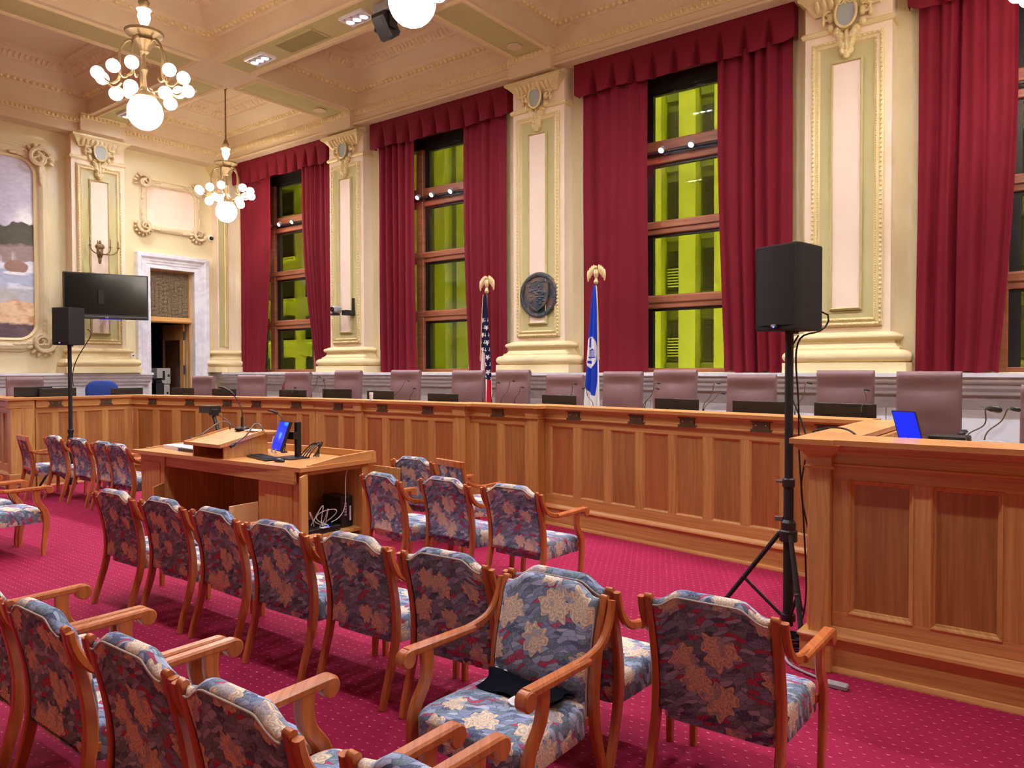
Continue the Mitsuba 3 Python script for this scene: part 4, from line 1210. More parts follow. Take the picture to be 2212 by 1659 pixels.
# ---------------------------------------------------------------- council members' high-backed chairs
def exec_back():
    n = 22
    # side profile (y towards the sitter is negative), a scroll rolling backwards at the top
    fr = spline([(0.02, 0.50), (-0.035, 0.62), (-0.03, 0.80), (-0.012, 1.0), (0.0, 1.10), (0.0, 1.17)], 20)
    a = np.linspace(PI, -0.55 * PI, 14)[1:]
    roll = np.stack([0.062 + 0.062 * np.cos(a), 1.185 + 0.062 * np.sin(a)], 1)
    bk = spline([(0.075, 1.115), (0.085, 0.95), (0.075, 0.75), (0.09, 0.5)], 14)
    prof = np.vstack([fr, roll, bk])
    m = len(prof)
    W = 0.27

    def ring(x, shrink):
        c = np.array([0.03, 0])
        p = prof.copy()
        p[:, 0] = c[0] + (p[:, 0] - c[0]) * shrink
        t = x / W
        front = np.arange(m) < 20
        dish = (1 - t * t)
        groove = np.exp(-((p[:, 1] - 1.045) / 0.010) ** 2) * 0.016
        pad = np.exp(-((p[:, 1] - 0.90) / 0.10) ** 2) * 0.012
        hd = -np.exp(-((p[:, 1] - 1.10) / 0.05) ** 2) * 0.014
        p[:, 0] = p[:, 0] + front * shrink * (groove - pad * dish - hd * dish)
        return np.stack([np.full(m, x), p[:, 0], p[:, 1]], 1)
    xs = np.r_[-W, -W + .006, -W + .02, np.linspace(-W + .05, W - .05, n), W - .02, W - .006, W]
    sh = np.r_[.55, .8, .96, np.ones(n), .96, .8, .55]
    v = np.vstack([ring(x, s) for x, s in zip(xs, sh)])
    f = []
    R = len(xs)
    for i in range(R - 1):
        for j in range(m):
            a_, b_ = i * m + j, i * m + (j + 1) % m
            f += [[a_, b_, b_ + m], [a_, b_ + m, a_ + m]]
    from shapely.geometry import Polygon
    for i, fl in ((0, 0), (R - 1, 1)):
        c = len(v)
        v = np.vstack([v, v[i * m:(i + 1) * m].mean(0)[None]])
        for j in range(m):
            tri = [i * m + j, i * m + (j + 1) % m, c]
            f.append(tri if fl else tri[::-1])
    mm = trimesh.Trimesh(v, np.array(f), process=False)
    mm.fix_normals()
    return mm


EXEC = [('backrest', mikit.ply(exec_back(), 'm_leather', smooth=50)), ('seat', mikit.ply(box(-0.27, 0.27, -0.44, 0.02, 0.40, 0.52, 0.04), 'm_leather', smooth=50)),
        ('post', mikit.ply(lathe([(0.03, 0.08), (0.03, 0.40)], 12), 'm_black', smooth=30, )), ('base', mikit.ply(cat([tube(np.array([[0, 0, .08], [0.30 * math.cos(a), 0.30 * math.sin(a), .05]]), 0.022, 6) for a in np.arange(5) * 2 * PI / 5]), 'm_black', smooth=30))]
for sg in (-1, 1):
    EXEC.append(('armrest', mikit.ply(cat([box(sg * 0.27, sg * 0.33, -0.36, -0.06, 0.68, 0.72, 0.015), box(sg * 0.285, sg * 0.315, -0.30, -0.24, 0.45, 0.69, 0.01)]), 'm_black', smooth=False)))
DF = 0.60
EC = [(-13.1, 7.66, 11, 1.739, 'first from the doorway, against the door'), (-11.9, 7.90, 28, 1.758, 'turned aside, beside the red chair edge'), (-10.86, 8.10, 12, 1.815, 'under the right curtain of the first window'), (-9.80, 8.31, 10, 1.838, 'under the pilaster with the small camera'),
      (-8.56, 8.42, 10, 1.843, 'under the left curtain of the second window'), (-7.28, 8.44, 8, 1.835, 'just left of the striped flag'), (-6.45, 8.44, 6, 1.841, 'just right of the striped flag'), (-5.62, 8.51, 8, 1.777, 'low one below the bronze seal pilaster'),
      (-4.77, 8.57, 5, 1.82, 'just right of the blue flag'), (-3.98, 8.44, 5, 1.843, 'under the third window, under its left end'), (-2.98, 8.27, 4, 1.785, 'under the third window\'s right curtain, a lower one'), (-1.96, 8.10, 3, 1.831, 'behind the black monitor nearest the clerk desk'),
      (-1.19, 7.97, 2, 1.822, 'largest one, behind the blue screen of the clerk desk'), (-0.22, 8.2, -4, 1.70, 'cut off by the right edge of the picture')]
TOPZ = 1.247
for (x, y, a, zt, lb) in EC:
    t = thing('council_chair', 'mauve leather high-backed chair, ' + lb, 'chair', 'mauve leather council chairs')
    lift = zt - TOPZ
    for n, d in EXEC:
        put(n, d, None, t, T=Tm().translate([x, y, DF if n == 'base' else lift]).rotate([0, 0, 1], a) @ (Tm().scale([1, 1, 1])))
t = thing('council_chair', 'mauve leather high-backed chair at the far left behind the black monitor', 'chair', 'mauve leather council chairs')
for n, d in EXEC:
    put(n, d, None, t, T=Tm().translate([-14.35, 5.18, DF if n == 'base' else 1.735 - TOPZ]).rotate([0, 0, 1], 78))
t = thing('task_chair', 'low round-backed chair in blue fabric before the marble ledge', 'chair')
T = Tm().translate([-14.3, 6.41, 0]).rotate([0, 0, 1], 60)
sh = blob((0, 0, 1.46), (0.27, 0.05, 0.20), 3)
v = sh.vertices.copy()
v[:, 0] = np.sign(v[:, 0]) * 0.27 * (np.abs(v[:, 0]) / 0.27) ** 0.7
v[:, 2] = 1.46 + np.sign(v[:, 2] - 1.46) * 0.2 * (np.abs(v[:, 2] - 1.46) / 0.2) ** 0.75
put('backrest', trimesh.Trimesh(v, sh.faces), 'm_blue_fabric', t, smooth=True, T=T)
put('seat', box(-.25, .25, -.48, 0, 1.02, 1.09, .03), 'm_blue_fabric', t, smooth=False, T=T)
put('stem', cat([lathe([(.03, .62), (.03, 1.02)], 10), lathe([(.3, .60), (.28, .63), (.05, .67)], 10)]), 'm_black', t, T=T)
t = thing('guest_chair', 'dark red rounded chair edge showing behind the turned leather chair', 'chair')
sh = blob((0, 0, 1.5), (0.24, 0.05, 0.2), 2)
put('backrest', sh, 'm_leather_red', t, smooth=True, T=Tm().translate([-11.70, 8.62, 0]).rotate([0, 0, 1], 10))
put('seat', box(-.24, .24, -.5, 0, 1.02, 1.1, .03), 'm_leather_red', t, smooth=False, T=Tm().translate([-11.70, 8.62, 0]).rotate([0, 0, 1], 10))
put('legs', cat([box(sx_ * .22 - .015, sx_ * .22 + .015, yy - .015, yy + .015, .6, 1.04) for sx_ in (-1, 1) for yy in (-.45, -.05)]), 'm_black', t, smooth=False, T=Tm().translate([-11.70, 8.62, 0]).rotate([0, 0, 1], 10))

# ---------------------------------------------------------------- monitors on the council desk: back towards us
MON = [('panel', mikit.ply(box(-0.285, 0.285, -0.012, 0.012, 0.08, 0.42, 0.006), 'm_bezel', smooth=False)), ('screen', mikit.ply(box(-0.272, 0.272, 0.0115, 0.0135, 0.095, 0.408), 'm_panel_glass', smooth=False)),
       ('back_shell', mikit.ply(box(-0.15, 0.15, -0.03, -0.008, 0.10, 0.24, 0.012), 'm_bezel', smooth=False)), ('stand', mikit.ply(cat([box(-0.03, 0.03, -0.045, -0.015, 0.0, 0.25, 0.004), box(-0.12, 0.12, -0.10, 0.08, 0.0, 0.012, 0.004)]), 'm_black', smooth=False))]
ML = [(-12.81, 7.12, 11, 1.532, 'first from the doorway'), (-11.80, 7.31, 11, 1.525, 'below the turned leather chair'), (-10.29, 7.60, 11, 1.524, 'fourth from the left on the bow'), (-9.37, 7.75, 11, 1.549, 'left of the two-panel bench unit'), (-8.44, 7.80, 0, 1.533, 'above the narrow two-panel bench unit'),
      (-7.19, 7.82, 0, 1.512, 'left of the striped flag'), (-5.31, 7.93, -8, 1.524, 'by the low chair and blue flag'), (-3.63, 7.76, -9, 1.520, 'under the third window'), (-2.66, 7.60, -9, 1.522, 'left of the tall speaker pole'), (-1.80, 7.45, -9, 1.527, 'just right of the tall speaker pole')]
for (x, y, a, zt, lb) in ML:
    t = thing('monitor', 'black flat monitor on the council desk, ' + lb, 'monitor', 'black monitors along the council desk')
    for n, d in MON:
        put(n, d, None, t, T=Tm().translate([x, y, 1.12]).rotate([0, 0, 1], a) @ Tm().scale([1, 1, (zt - 1.12) / 0.42]))
for (x, y, a, zt, lb) in ((-13.8, 5.10, 90, 1.58, 'larger black monitor at the far left before the mauve chair'), (-13.72, 5.44, 90, 1.556, 'black monitor edge right of the larger far-left one'), (-13.8, 6.62, 90, 1.53, 'black monitor before the low blue chair')):
    t = thing('monitor', lb, 'monitor', 'black monitors along the council desk')
    for n, d in MON:
        put(n, d, None, t, T=Tm().translate([x, y, 1.12]).rotate([0, 0, 1], a) @ Tm().scale([1, 1, (zt - 1.12) / 0.42]))

# ---------------------------------------------------------------- gooseneck microphones
MIC_N = 0


def mic(base, tip, label, z0=1.12, bend=0.10, head=0.055, mat='m_steel', hr=0.011):
    t = thing('microphone', label, 'microphone', 'gooseneck microphones on the council desk')
    b, e = np.array(base, float), np.array(tip, float)
    d = e - b
    hor = np.array([d[0], d[1], 0])
    hor /= np.linalg.norm(hor) + 1e-9
    mid = b + d * 0.55 + np.array([0, 0, bend * 0.35])
    neck = e - hor * head * 0.9 - np.array([0, 0, -0.012])
    pts = spline([b, b + (mid - b) * .5 + [0, 0, .01], mid, neck + [0, 0, .004], neck + hor * 0.012], 20)
    put('gooseneck', tube(pts, 0.0045, 6), mat, t)
    put('head', tube(spline([neck, (neck + e) / 2 + [0, 0, 0.002], e], 8), np.array([.6, .85, 1, 1, 1, 1, .9, .5]) * hr, 8), 'm_black', t)
    put('base', lathe([(0.05, 0), (0.048, 0.012), (0.03, 0.025), (0.008, 0.03), (0.006, max(0.04, b[2] - z0))], 14), 'm_black', t, T=Tm().translate([b[0], b[1], z0]))
    return t


MICS = [((-9.851, 7.634, 1.448), (-9.664, 7.672, 1.729), 'above the desk between the third and fourth mauve chairs'), ((-9.602, 7.684, 1.473), (-9.573, 7.69, 1.678), 'at the third chair, small'), ((-8.134, 7.77, 1.415), (-7.788, 7.77, 1.677), 'before the chair under the second window\'s left curtain'),
        ((-7.79, 7.77, 1.423), (-7.668, 7.77, 1.571), 'short one right of the second window\'s left chair'), ((-6.421, 7.77, 1.465), (-6.348, 7.77, 1.725), 'upright one left of the striped flag'), ((-6.27, 7.77, 1.456), (-6.129, 7.77, 1.666), 'bent one left of the striped flag'),
        ((-6.153, 7.82, 1.422), (-5.942, 7.845, 1.69), 'long one right of the striped flag'), ((-5.95, 7.845, 1.425), (-5.792, 7.845, 1.608), 'short one right of the striped flag'), ((-4.80, 7.92, 1.40), (-4.966, 7.928, 1.606), 'leaning left before the blue flag'),
        ((-5.2, 7.95, 1.412), (-5.06, 7.954, 1.66), 'behind the monitor left of the blue flag'), ((-4.049, 7.776, 1.42), (-3.828, 7.739, 1.62), 'lower one under the third window'), ((-4.024, 7.771, 1.421), (-3.816, 7.737, 1.683), 'higher one under the third window'),
        ((-3.273, 7.647, 1.418), (-3.065, 7.612, 1.692), 'higher one left of the low mauve chair near the speaker pole'), ((-3.262, 7.645, 1.418), (-3.011, 7.603, 1.587), 'lower one left of the low mauve chair near the speaker pole'), ((-2.259, 7.478, 1.429), (-2.092, 7.45, 1.705), 'rising beside the tall speaker pole'),
        ((-1.632, 7.374, 1.45), (-1.564, 7.363, 1.649), 'at the right edge of the last mauve chair but one'), ((-10.236, 7.558, 1.48), (-10.159, 7.573, 1.556), 'tiny one behind the fourth monitor')]
for b, e, lb in MICS:
    mic(b, e, 'slim gooseneck microphone ' + lb)
mic((-0.62, 5.62, 1.38), (-0.426, 5.6, 1.584), 'large gooseneck microphone on the clerk desk with a black capsule', 1.30, 0.06, 0.09, 'm_steel', 0.02)
mic((-0.52, 5.62, 1.40), (-0.33, 5.6, 1.587), 'gooseneck microphone at the right edge on its silver base', 1.30, 0.12, 0.06, 'm_steel', 0.014)

# ---------------------------------------------------------------- things on the clerk desk
t = thing('tablet_screen', 'blue glowing screen leaning on the clerk desk', 'monitor')
P0, P1, P2, P3 = [np.array(p) for p in ((-0.965, 5.36, 1.395), (-0.822, 5.33, 1.392), (-0.880, 5.40, 1.572), (-1.010, 5.43, 1.527))]
P3 = P2 + (P0 - P1)
nrm = np.cross(P1 - P0, P3 - P0)
nrm /= np.linalg.norm(nrm)


def quad_slab(a, b, c, d, n, t0, t1):
    v = np.array([p + n * t0 for p in (a, b, c, d)] + [p + n * t1 for p in (a, b, c, d)])
    f = [[0, 2, 1], [0, 3, 2], [4, 5, 6], [4, 6, 7]] + [q for k in range(4) for q in ([k, (k + 1) % 4, (k + 1) % 4 + 4], [k, (k + 1) % 4 + 4, k + 4])]
    m = trimesh.Trimesh(v, f, process=False)
    m.fix_normals()
    return m


put('case', quad_slab(P0, P1, P2, P3, nrm, -0.02, 0), 'm_black', t, smooth=False)
ins = lambda p: p + (0.5 * (P0 + P2) - p) * 0.06
mm = trimesh.Trimesh([ins(p) + nrm * 0.002 for p in (P0, P1, P2, P3)], [[0, 1, 2], [0, 2, 3]], process=False)
put('screen', mm, 'm_panel_glass', t, smooth=False, **glow([0.012, 0.03, 1.1]))
put('foot', box(-0.98, -0.8, 5.34, 5.5, 1.30, 1.40, 0.01), 'm_black', t, smooth=False)
put('black_box', box(-0.86, -0.62, 5.75, 5.9, 1.30, 1.40, 0.008), 'm_black', smooth=False, label='black flat box on the clerk desk behind the microphones', cat='box')
put('mouse', blob((-1.02, 5.6, 1.315), (0.05, 0.035, 0.025), 2), 'm_white', smooth=True, label='white mouse on the clerk desk beside the blue screen', cat='mouse')
put('conference_phone', trimesh.Trimesh(blob((0, 0, 0), (0.15, 0.08, 0.05), 3).vertices + [-0.47, 5.45, 1.36], blob((0, 0, 0), (1, 1, 1), 3).faces), 'm_grey', smooth=True, label='silver rounded conference unit at the right edge of the clerk desk', cat='phone')
put('papers', box(-0.80, -0.68, 5.45, 5.62, 1.30, 1.385, 0.01), 'm_white', smooth=False, label='white papers and leads in front of the black box on the clerk desk', cat='papers')
put('desk_cable', tube(spline([(-1.47, 5.25, 1.424), (-1.40, 5.30, 1.45), (-1.30, 5.32, 1.452), (-1.20, 5.25, 1.42), (-1.13, 5.2, 1.36)], 24), 0.006, 6), 'm_black', smooth=True, label='black cable arching over the corner of the clerk counter', cat='cable')
put('paper_cup', lathe([(0.022, 0), (0.028, 0.10), (0.03, 0.11), (0.025, 0.115)], 14), 'm_white', T=Tm().translate([-7.93, 7.16, 1.416]), label='white round paper cup on the bench ledge', cat='cup')

# ---------------------------------------------------------------- flags
_nv, _rd, _wh, _bl = lin(28, 30, 62), lin(190, 28, 52), lin(232, 226, 222), lin(30, 62, 180)


def stars_stripes(p, n, uv):
    u, v = uv.x, uv.y
    s = v * 6.3 + (u - 0.5) * 1.6 + 0.25 * dr.sin(v * 9)
    stripe = mix(_wh, _rd, smoothstep(0.46, 0.54, dr.abs((u * 3.1 + v * 0.9) - dr.floor(u * 3.1 + v * 0.9) - 0.5) * 2))
    lim = 0.50 + 0.22 * smoothstep(0.35, 0.75, u) - 0.04
    can = 1 - smoothstep(-0.004, 0.004, v - lim)
    gx, gy = u * 3.4, v * 17
    row = dr.floor(gy)
    fx = gx + 0.5 * (row - 2 * dr.floor(row * 0.5))
    dx, dy = (fx - dr.floor(fx) - 0.5) * 1.0, (gy - row - 0.5)
    th = dr.atan2(dy, dx)
    r = dr.sqrt(dx * dx + dy * dy)
    star = 1 - smoothstep(0.0, 0.04, r - (0.26 + 0.10 * dr.cos(5 * th - 1.57)))
    star = star * smoothstep(0.16, 0.2, v)
    return mix(stripe, mix(_nv, _wh, star), can)


def city_flag(p, n, uv):
    u, v = uv.x, uv.y
    edge = smoothstep(0.005, 0.015, u - (0.92 - 0.36 * smoothstep(0.45, 1.0, v)))
    low = smoothstep(0.0, 0.012, v - (0.72 + 0.10 * u))
    c = mix(_bl, _wh, edge * smoothstep(0.2, 0.3, v))
    c = mix(c, _wh, low)
    cx, cy = (u - 0.40) / 0.40, (v - 0.475) / 0.115
    r = cx * cx + cy * cy
    c = mix(c, mi.Color3f(_wh), 1 - smoothstep(0.95, 1.05, r))
    # emblem: a pillared building between two blue quarters
    bx, by = cx - 0.15, cy - 0.02
    ink = mi.Float(0)
    col = (dr.abs(bx * 7 - dr.floor(bx * 7) - 0.5) < 0.25) & (dr.abs(bx) < 0.5) & (dr.abs(by - 0.08) < 0.18)
    roof = (by > -0.34) & (by < -0.12) & (dr.abs(bx) < (by + 0.34) * 2.4)
    base = (dr.abs(by - 0.31) < 0.04) & (dr.abs(bx) < 0.58)
    bar = (dr.abs(cx + 0.32) < 0.10) & (cy < -0.3) | ((dr.abs(cy - 0.62) < 0.08) & (dr.abs(cx + 0.1) < 0.45))
    ink = dr.select((col | roof | base | bar) & (r < 0.9), 1.0, 0.0)
    return mix(c, _bl, ink)


pm('m_us_flag', stars_stripes, 0.85, 0, 0.1)
pm('m_city_flag', city_flag, 0.7, 0, 0.2)


def drape(cx, cy, z0, z1, wtop, wbot, lean, seed, folds=5):
    def fn(u, v):
        w = wtop + (wbot - wtop) * v ** 0.7
        a = (u - 0.5)
        x = cx + a * w + lean * v
        y = cy - 0.04 + 0.035 * np.sin(u * folds * PI + seed) * v ** 0.5 - 0.02 * np.cos(a * 3)
        return np.stack([x, y, z0 + (z1 - z0) * v + 0.02 * np.sin(u * 6 + seed) * v], -1)
    return grid(fn, 50, 40)


def eagle(x, y, z, t):
    ms = [lathe([(0.018, -0.02), (0.03, 0.0), (0.022, 0.02), (0.012, 0.05)], 12), blob((0, 0, 0.10), (0.028, 0.028, 0.06), 2), blob((0, -0.01, 0.17), (0.02, 0.022, 0.022), 2), tube(np.array([[0, -0.02, 0.17], [0, -0.045, 0.155]]), [0.009, 0.002], 6)]
    for sg in (-1, 1):
        for k in range(4):
            ms.append(blob((sg * (0.035 + 0.024 * k), 0.005, 0.15 - 0.012 * k - 0.004 * k * k), (0.017, 0.012, 0.055 + 0.006 * k), 1))
    put('eagle_finial', trimesh.Trimesh(cat(ms).vertices * 1.35 + [x, y, z], cat(ms).faces, process=False), 'm_gold', t, smooth=True)


for (x, lab, mat, w0, w1, lean, fr, nm) in ((-8.185, 'flag with stars and stripes hanging on a gold eagle pole between two mauve chairs', 'm_us_flag', 0.05, 0.36, 0.02, -1, 'us'), (-6.02, 'blue and white city flag with a round emblem hanging on a gold eagle pole', 'm_city_flag', 0.05, 0.34, -0.06, 1, 'city')):
    t = thing('flag', lab, 'flag', 'flags on eagle poles')
    put('pole', tube(np.array([[x, 10.02, 0.62], [x, 10.02, 3.16]]), 0.014, 10), 'm_brass', t)
    put('foot', lathe([(0.16, 0.60), (0.15, 0.63), (0.05, 0.68), (0.02, 0.72)], 20), 'm_brass', t, T=Tm().translate([x, 10.02, 0]))
    m, uvf = drape(x + 0.01, 10.0, 3.12, 1.0, w0, w1, lean, 1.0 if nm == 'us' else 2.2)
    put('cloth', m, mat, t, smooth=True, uv=uvf)
    sel = m.vertices.reshape(50, 40, 3)[0 if fr < 0 else -1][:22]
    put('fringe', tube(sel + [fr * 0.006, -0.004, 0], 0.011, 6), 'm_gold', t)
    eagle(x, 10.02, 3.18, t)

# ---------------------------------------------------------------- bronze seal and the small camera on the pilasters
t = thing('bronze_seal', 'round bronze seal with a shield on the pilaster between the flags', 'plaque')
o = Tm().translate([-7.765, 10.985, 3.163]).rotate([1, 0, 0], 90)
put('disc', lathe([(0.40, 0.0), (0.405, 0.03), (0.385, 0.055), (0.36, 0.062), (0.33, 0.05), (0.325, 0.035), (0.30, 0.035), (0.0, 0.042)], 56), 'm_bronze', t, T=o, smooth=40)
rope = [[0.388 * math.cos(a), 0.388 * math.sin(a), 0.05] for a in np.linspace(0, 2 * PI, 80)]
put('rope_rim', cat([blob((0.372 * math.cos(a), 0.372 * math.sin(a), 0.056), (0.024, 0.010, 0.014), 1, [[math.cos(a + .6), -math.sin(a + .6), 0], [math.sin(a + .6), math.cos(a + .6), 0], [0, 0, 1]]) for a in np.arange(72) * 2 * PI / 72]), 'm_bronze_rim', t, T=o, smooth=True)
shp = [(-.23, .20), (-.16, .235), (-.08, .215), (0, .25), (.08, .215), (.16, .235), (.23, .20), (.235, .0), (.19, -.14), (.1, -.23), (0, -.285), (-.1, -.23), (-.19, -.14), (-.235, .0)]
put('shield', cat([plate(shp, 0.05, lambda a, b, h: (a, b, h + 0.03)), tube(np.array([(a, b, .08) for a, b in shp + shp[:1]]), 0.01, 6)]), 'm_bronze', t, T=o, smooth=False)
rg = np.random.default_rng(3)
put('shield_relief', cat([blob((rg.uniform(-.16, .16), rg.uniform(-.18, .17), .08), (rg.uniform(.02, .06), rg.uniform(.015, .04), .012), 1) for _ in range(26)]), 'm_bronze', t, T=o, smooth=True)
put('lettering', cat([(lambda m: trimesh.Trimesh(m.vertices, m.faces))(blob((0.345 * math.cos(a), 0.345 * math.sin(a), 0.058), (0.010, 0.010, 0.008), 1)) for a in np.arange(44) * 2 * PI / 44]), 'm_bronze', t, T=o, smooth=True)
t = thing('ptz_camera', 'small silver pan-tilt camera on a black bracket on the second pilaster', 'camera')
put('bracket', cat([box(-12.80, -12.66, 10.72, 11.03, 3.02, 3.13, 0.01), box(-12.78, -12.74, 10.98, 11.03, 3.1, 3.36), box(-12.72, -12.68, 10.94, 11.03, 3.1, 3.40)]), 'm_black', t, smooth=False)
put('outlet', cat([box(-12.91, -12.80, 11.012, 11.045, 3.26, 3.40, 0.004), box(-12.70, -12.65, 11.012, 11.045, 3.24, 3.44, 0.004)]), 'm_plate', t, smooth=False)
put('base', lathe([(0.10, 0), (0.105, 0.03), (0.09, 0.045)], 20), 'm_black', t, T=Tm().translate([-12.93, 10.66, 3.02]))
put('head', box(-13.0, -12.80, 10.56, 10.76, 3.07, 3.22, 0.04), 'm_grey', t, smooth=False)
put('lens', lathe([(0.05, 0), (0.055, 0.02), (0.04, 0.035), (0.0, 0.03)], 18), 'm_panel_glass', t, T=Tm().translate([-12.90, 10.565, 3.145]).rotate([1, 0, 0], 90))
# ---------------------------------------------------------------- the mural wall
def mw(a, b, h):
    return (XL + h, a, b)


_p = {k: lin(*v) for k, v in dict(sky=(196, 190, 208), cloud=(244, 242, 246), tree=(92, 88, 72), tree2=(70, 64, 58), far=(150, 128, 122), water=(172, 176, 198), foam=(232, 234, 242), tan=(224, 190, 154), tan2=(196, 150, 112), brown=(150, 118, 104), dark=(96, 78, 84), mist=(186, 178, 160)).items()}


def mural(p, n, uv):
    u, v = uv.x, uv.y
    q = fbm(u * 7, v * 9, 1.0, 3)
    br = fbm(u * 60, v * 90, 4.0, 2) - 0.5
    vv = v + (q - 0.5) * 0.05 + br * 0.012
    c = mix(_p['sky'], _p['cloud'], smoothstep(0.38, 0.68, fbm(u * 4 + 3, v * 5, 2.0, 3)))
    treeh = 0.60 + 0.05 * noise(u * 9, 3.0) + 0.03 * noise(u * 31, 7.0)
    c = mix(c, mix(_p['tree'], _p['tree2'], q), 1 - smoothstep(treeh - 0.004, treeh + 0.006, vv))
    c = mix(c, _p['far'], 1 - smoothstep(0.505, 0.52, vv))
    c = mix(c, mix(_p['far'], _p['foam'], smoothstep(0.40, 0.6, noise(u * 40, v * 7, 1.0)) * (1 - smoothstep(0.86, 0.92, u))), 1 - smoothstep(0.47, 0.49, vv))
    c = mix(c, _p['foam'], 1 - smoothstep(0.425, 0.44, vv))
    c = mix(c, mix(_p['water'], _p['foam'], smoothstep(0.5, 0.75, noise(u * 10, v * 55, 2.0))), 1 - smoothstep(0.39, 0.41, vv))
    rx, ry = (u - 0.905) / 0.055, (v - 0.40) / 0.04
    c = mix(c, _p['brown'], (1 - smoothstep(0.8, 1.1, rx * rx + ry * ry + (q - 0.5))) * smoothstep(-0.75, -0.65, ry))
    c = mix(c, mix(_p['mist'], _p['water'], q), 1 - smoothstep(0.27, 0.31, vv))
    c = mix(c, mix(_p['tan'], _p['tan2'], smoothstep(0.45, 0.7, fbm(u * 18, v * 30, 5.0, 3))), 1 - smoothstep(0.22, 0.235, vv + 0.03 * noise(u * 13, 1.0)))
    c = mix(c, mix(_p['dark'], _p['brown'], smoothstep(0.5, 0.8, q)), 1 - smoothstep(0.085, 0.10, vv - 0.05 * (1 - u)))
    return c * (1 + 0.25 * br)


pm('m_mural', mural, 0.6, 0, 0.2)


def rrect(a0, a1, b0, b1, r, n=6):
    out = []
    for (cx, cy, s) in ((a1 - r, b0 + r, -PI / 2), (a1 - r, b1 - r, 0), (a0 + r, b1 - r, PI / 2), (a0 + r, b0 + r, PI)):
        out += [(cx + r * math.cos(s + k * PI / 2 / n), cy + r * math.sin(s + k * PI / 2 / n)) for k in range(n + 1)]
    return out


A0, A1, B0, B1 = 2.2, 6.6, 2.49, 6.28
t = thing('mural', 'large painted river landscape with falls and rocks in a cream and gilt plaster frame', 'painting')
canvas = trimesh.Trimesh([[XL + 0.03, A0 - .1, B0 - .05], [XL + 0.03, A1 + .05, B0 - .05], [XL + 0.03, A1 + .05, B1 + .05], [XL + 0.03, A0 - .1, B1 + .05]], [[0, 1, 2], [0, 2, 3]], process=False)
put('canvas', cat([canvas]), 'm_mural', t, smooth=False, uv=np.array([[0, 0], [1, 0], [1, 1], [0, 1.0]]))
fr = mould(rrect(A0, A1, B0, B1, 0.35, 8), [(0.03, 0.03), (0.02, 0.06), (-0.01, 0.08), (-0.03, 0.05), (-0.05, 0.055), (-0.07, 0.09), (-0.13, 0.12), (-0.19, 0.10), (-0.22, 0.05), (-0.25, 0.04), (-0.25, 0.0)], True, mw)
fr.fix_normals()
put('frame', fr, 'm_relief', t, smooth=40)
ed = mould(rrect(A0, A1, B0, B1, 0.35, 8), [(0.035, 0.03), (0.03, 0.062), (0.005, 0.075), (-0.012, 0.085), (-0.02, 0.06)], True, mw)
ed.fix_normals()
put('gilt_edge', ed, 'm_gilt', t, smooth=40)


def corner_scroll(ca, cb, s, sa, sb, mapf):
    """Carved corner: a large scroll, leaf lobes and a fringe; sa, sb point outwards."""
    ms = [spiral(ca, cb, 0.20 * s, 1.4, mapf, 0.13 * s + 0.02, 0.045 * s, sa * sb, 0.4 if sa > 0 else 2.4, 34)]
    ms.append(spiral(ca - sa * .05 * s, cb - sb * .02 * s, 0.12 * s, 1.0, mapf, 0.16 * s, 0.03 * s, -sa * sb, 1.5, 24))
    for k in range(9):
        th = k / 8 * PI * 1.1 - 0.3
        da, db = sa * math.cos(th) * 0.22 * s, sb * math.sin(th) * 0.22 * s
        m = blob((0, 0, 0), (0.06 * s, 0.035 * s, 0.05 * s), 1)
        v = m.vertices
        r = math.atan2(db, da)
        a, b = v[:, 0] * math.cos(r) - v[:, 1] * math.sin(r), v[:, 0] * math.sin(r) + v[:, 1] * math.cos(r)
        ms.append(trimesh.Trimesh(np.stack(mapf(ca + da + a, cb + db + b, 0.07 * s + v[:, 2]), 1), m.faces, process=False))
    for k in range(4):
        for (ua, ub) in ((-1, 0.1), (0.1, -1)):
            m = blob((0, 0, 0), (0.08 * s, 0.04 * s, 0.04 * s) if ub > 0 else (0.04 * s, 0.08 * s, 0.04 * s), 1)
            v = m.vertices
            ms.append(trimesh.Trimesh(np.stack(mapf(ca + sa * ua * (0.15 + .09 * k) * s + v[:, 0], cb + sb * ub * (0.15 + .09 * k) * s + v[:, 1], 0.08 * s + v[:, 2]), 1), m.faces, process=False))
    return cat(ms)


for (ca, cb, sa, sb) in ((A1 + 0.06, B1 + 0.02, 1, 1), (A1 + 0.10, B0 - 0.05, 1, -1), (A0 - .05, B1, -1, 1), (A0 - .05, B0, -1, -1)):
    put('corner_carving', corner_scroll(ca, cb, 1.15, sa, sb, mw), 'm_relief', t, smooth=40)

# plaster cartouche over the door
k = put('plaster_frame', None or (lambda m: (m.fix_normals(), m)[1])(mould(rrect(8.98, 10.18, 5.28, 6.2, 0.16, 6), [(0.0, 0.0), (0.0, 0.05), (-0.03, 0.08), (-0.09, 0.085), (-0.14, 0.05), (-0.16, 0.0)], True, mw)), 'm_relief', 'wall_left', smooth=40, label='moulded plaster frame with scrolled corners over the door')
for (ca, cb, sa, sb) in ((8.90, 6.26, -1, 1), (10.26, 6.24, 1, 1), (8.90, 5.22, -1, -1), (10.26, 5.2, 1, -1)):
    put('corner_scroll', corner_scroll(ca, cb, 0.85, sa, sb, mw), 'm_relief', k, smooth=40)
put('field', plate(rrect(8.98, 10.18, 5.28, 6.2, 0.16, 6), 0.012, mw), 'm_panel_pink', k, smooth=False)

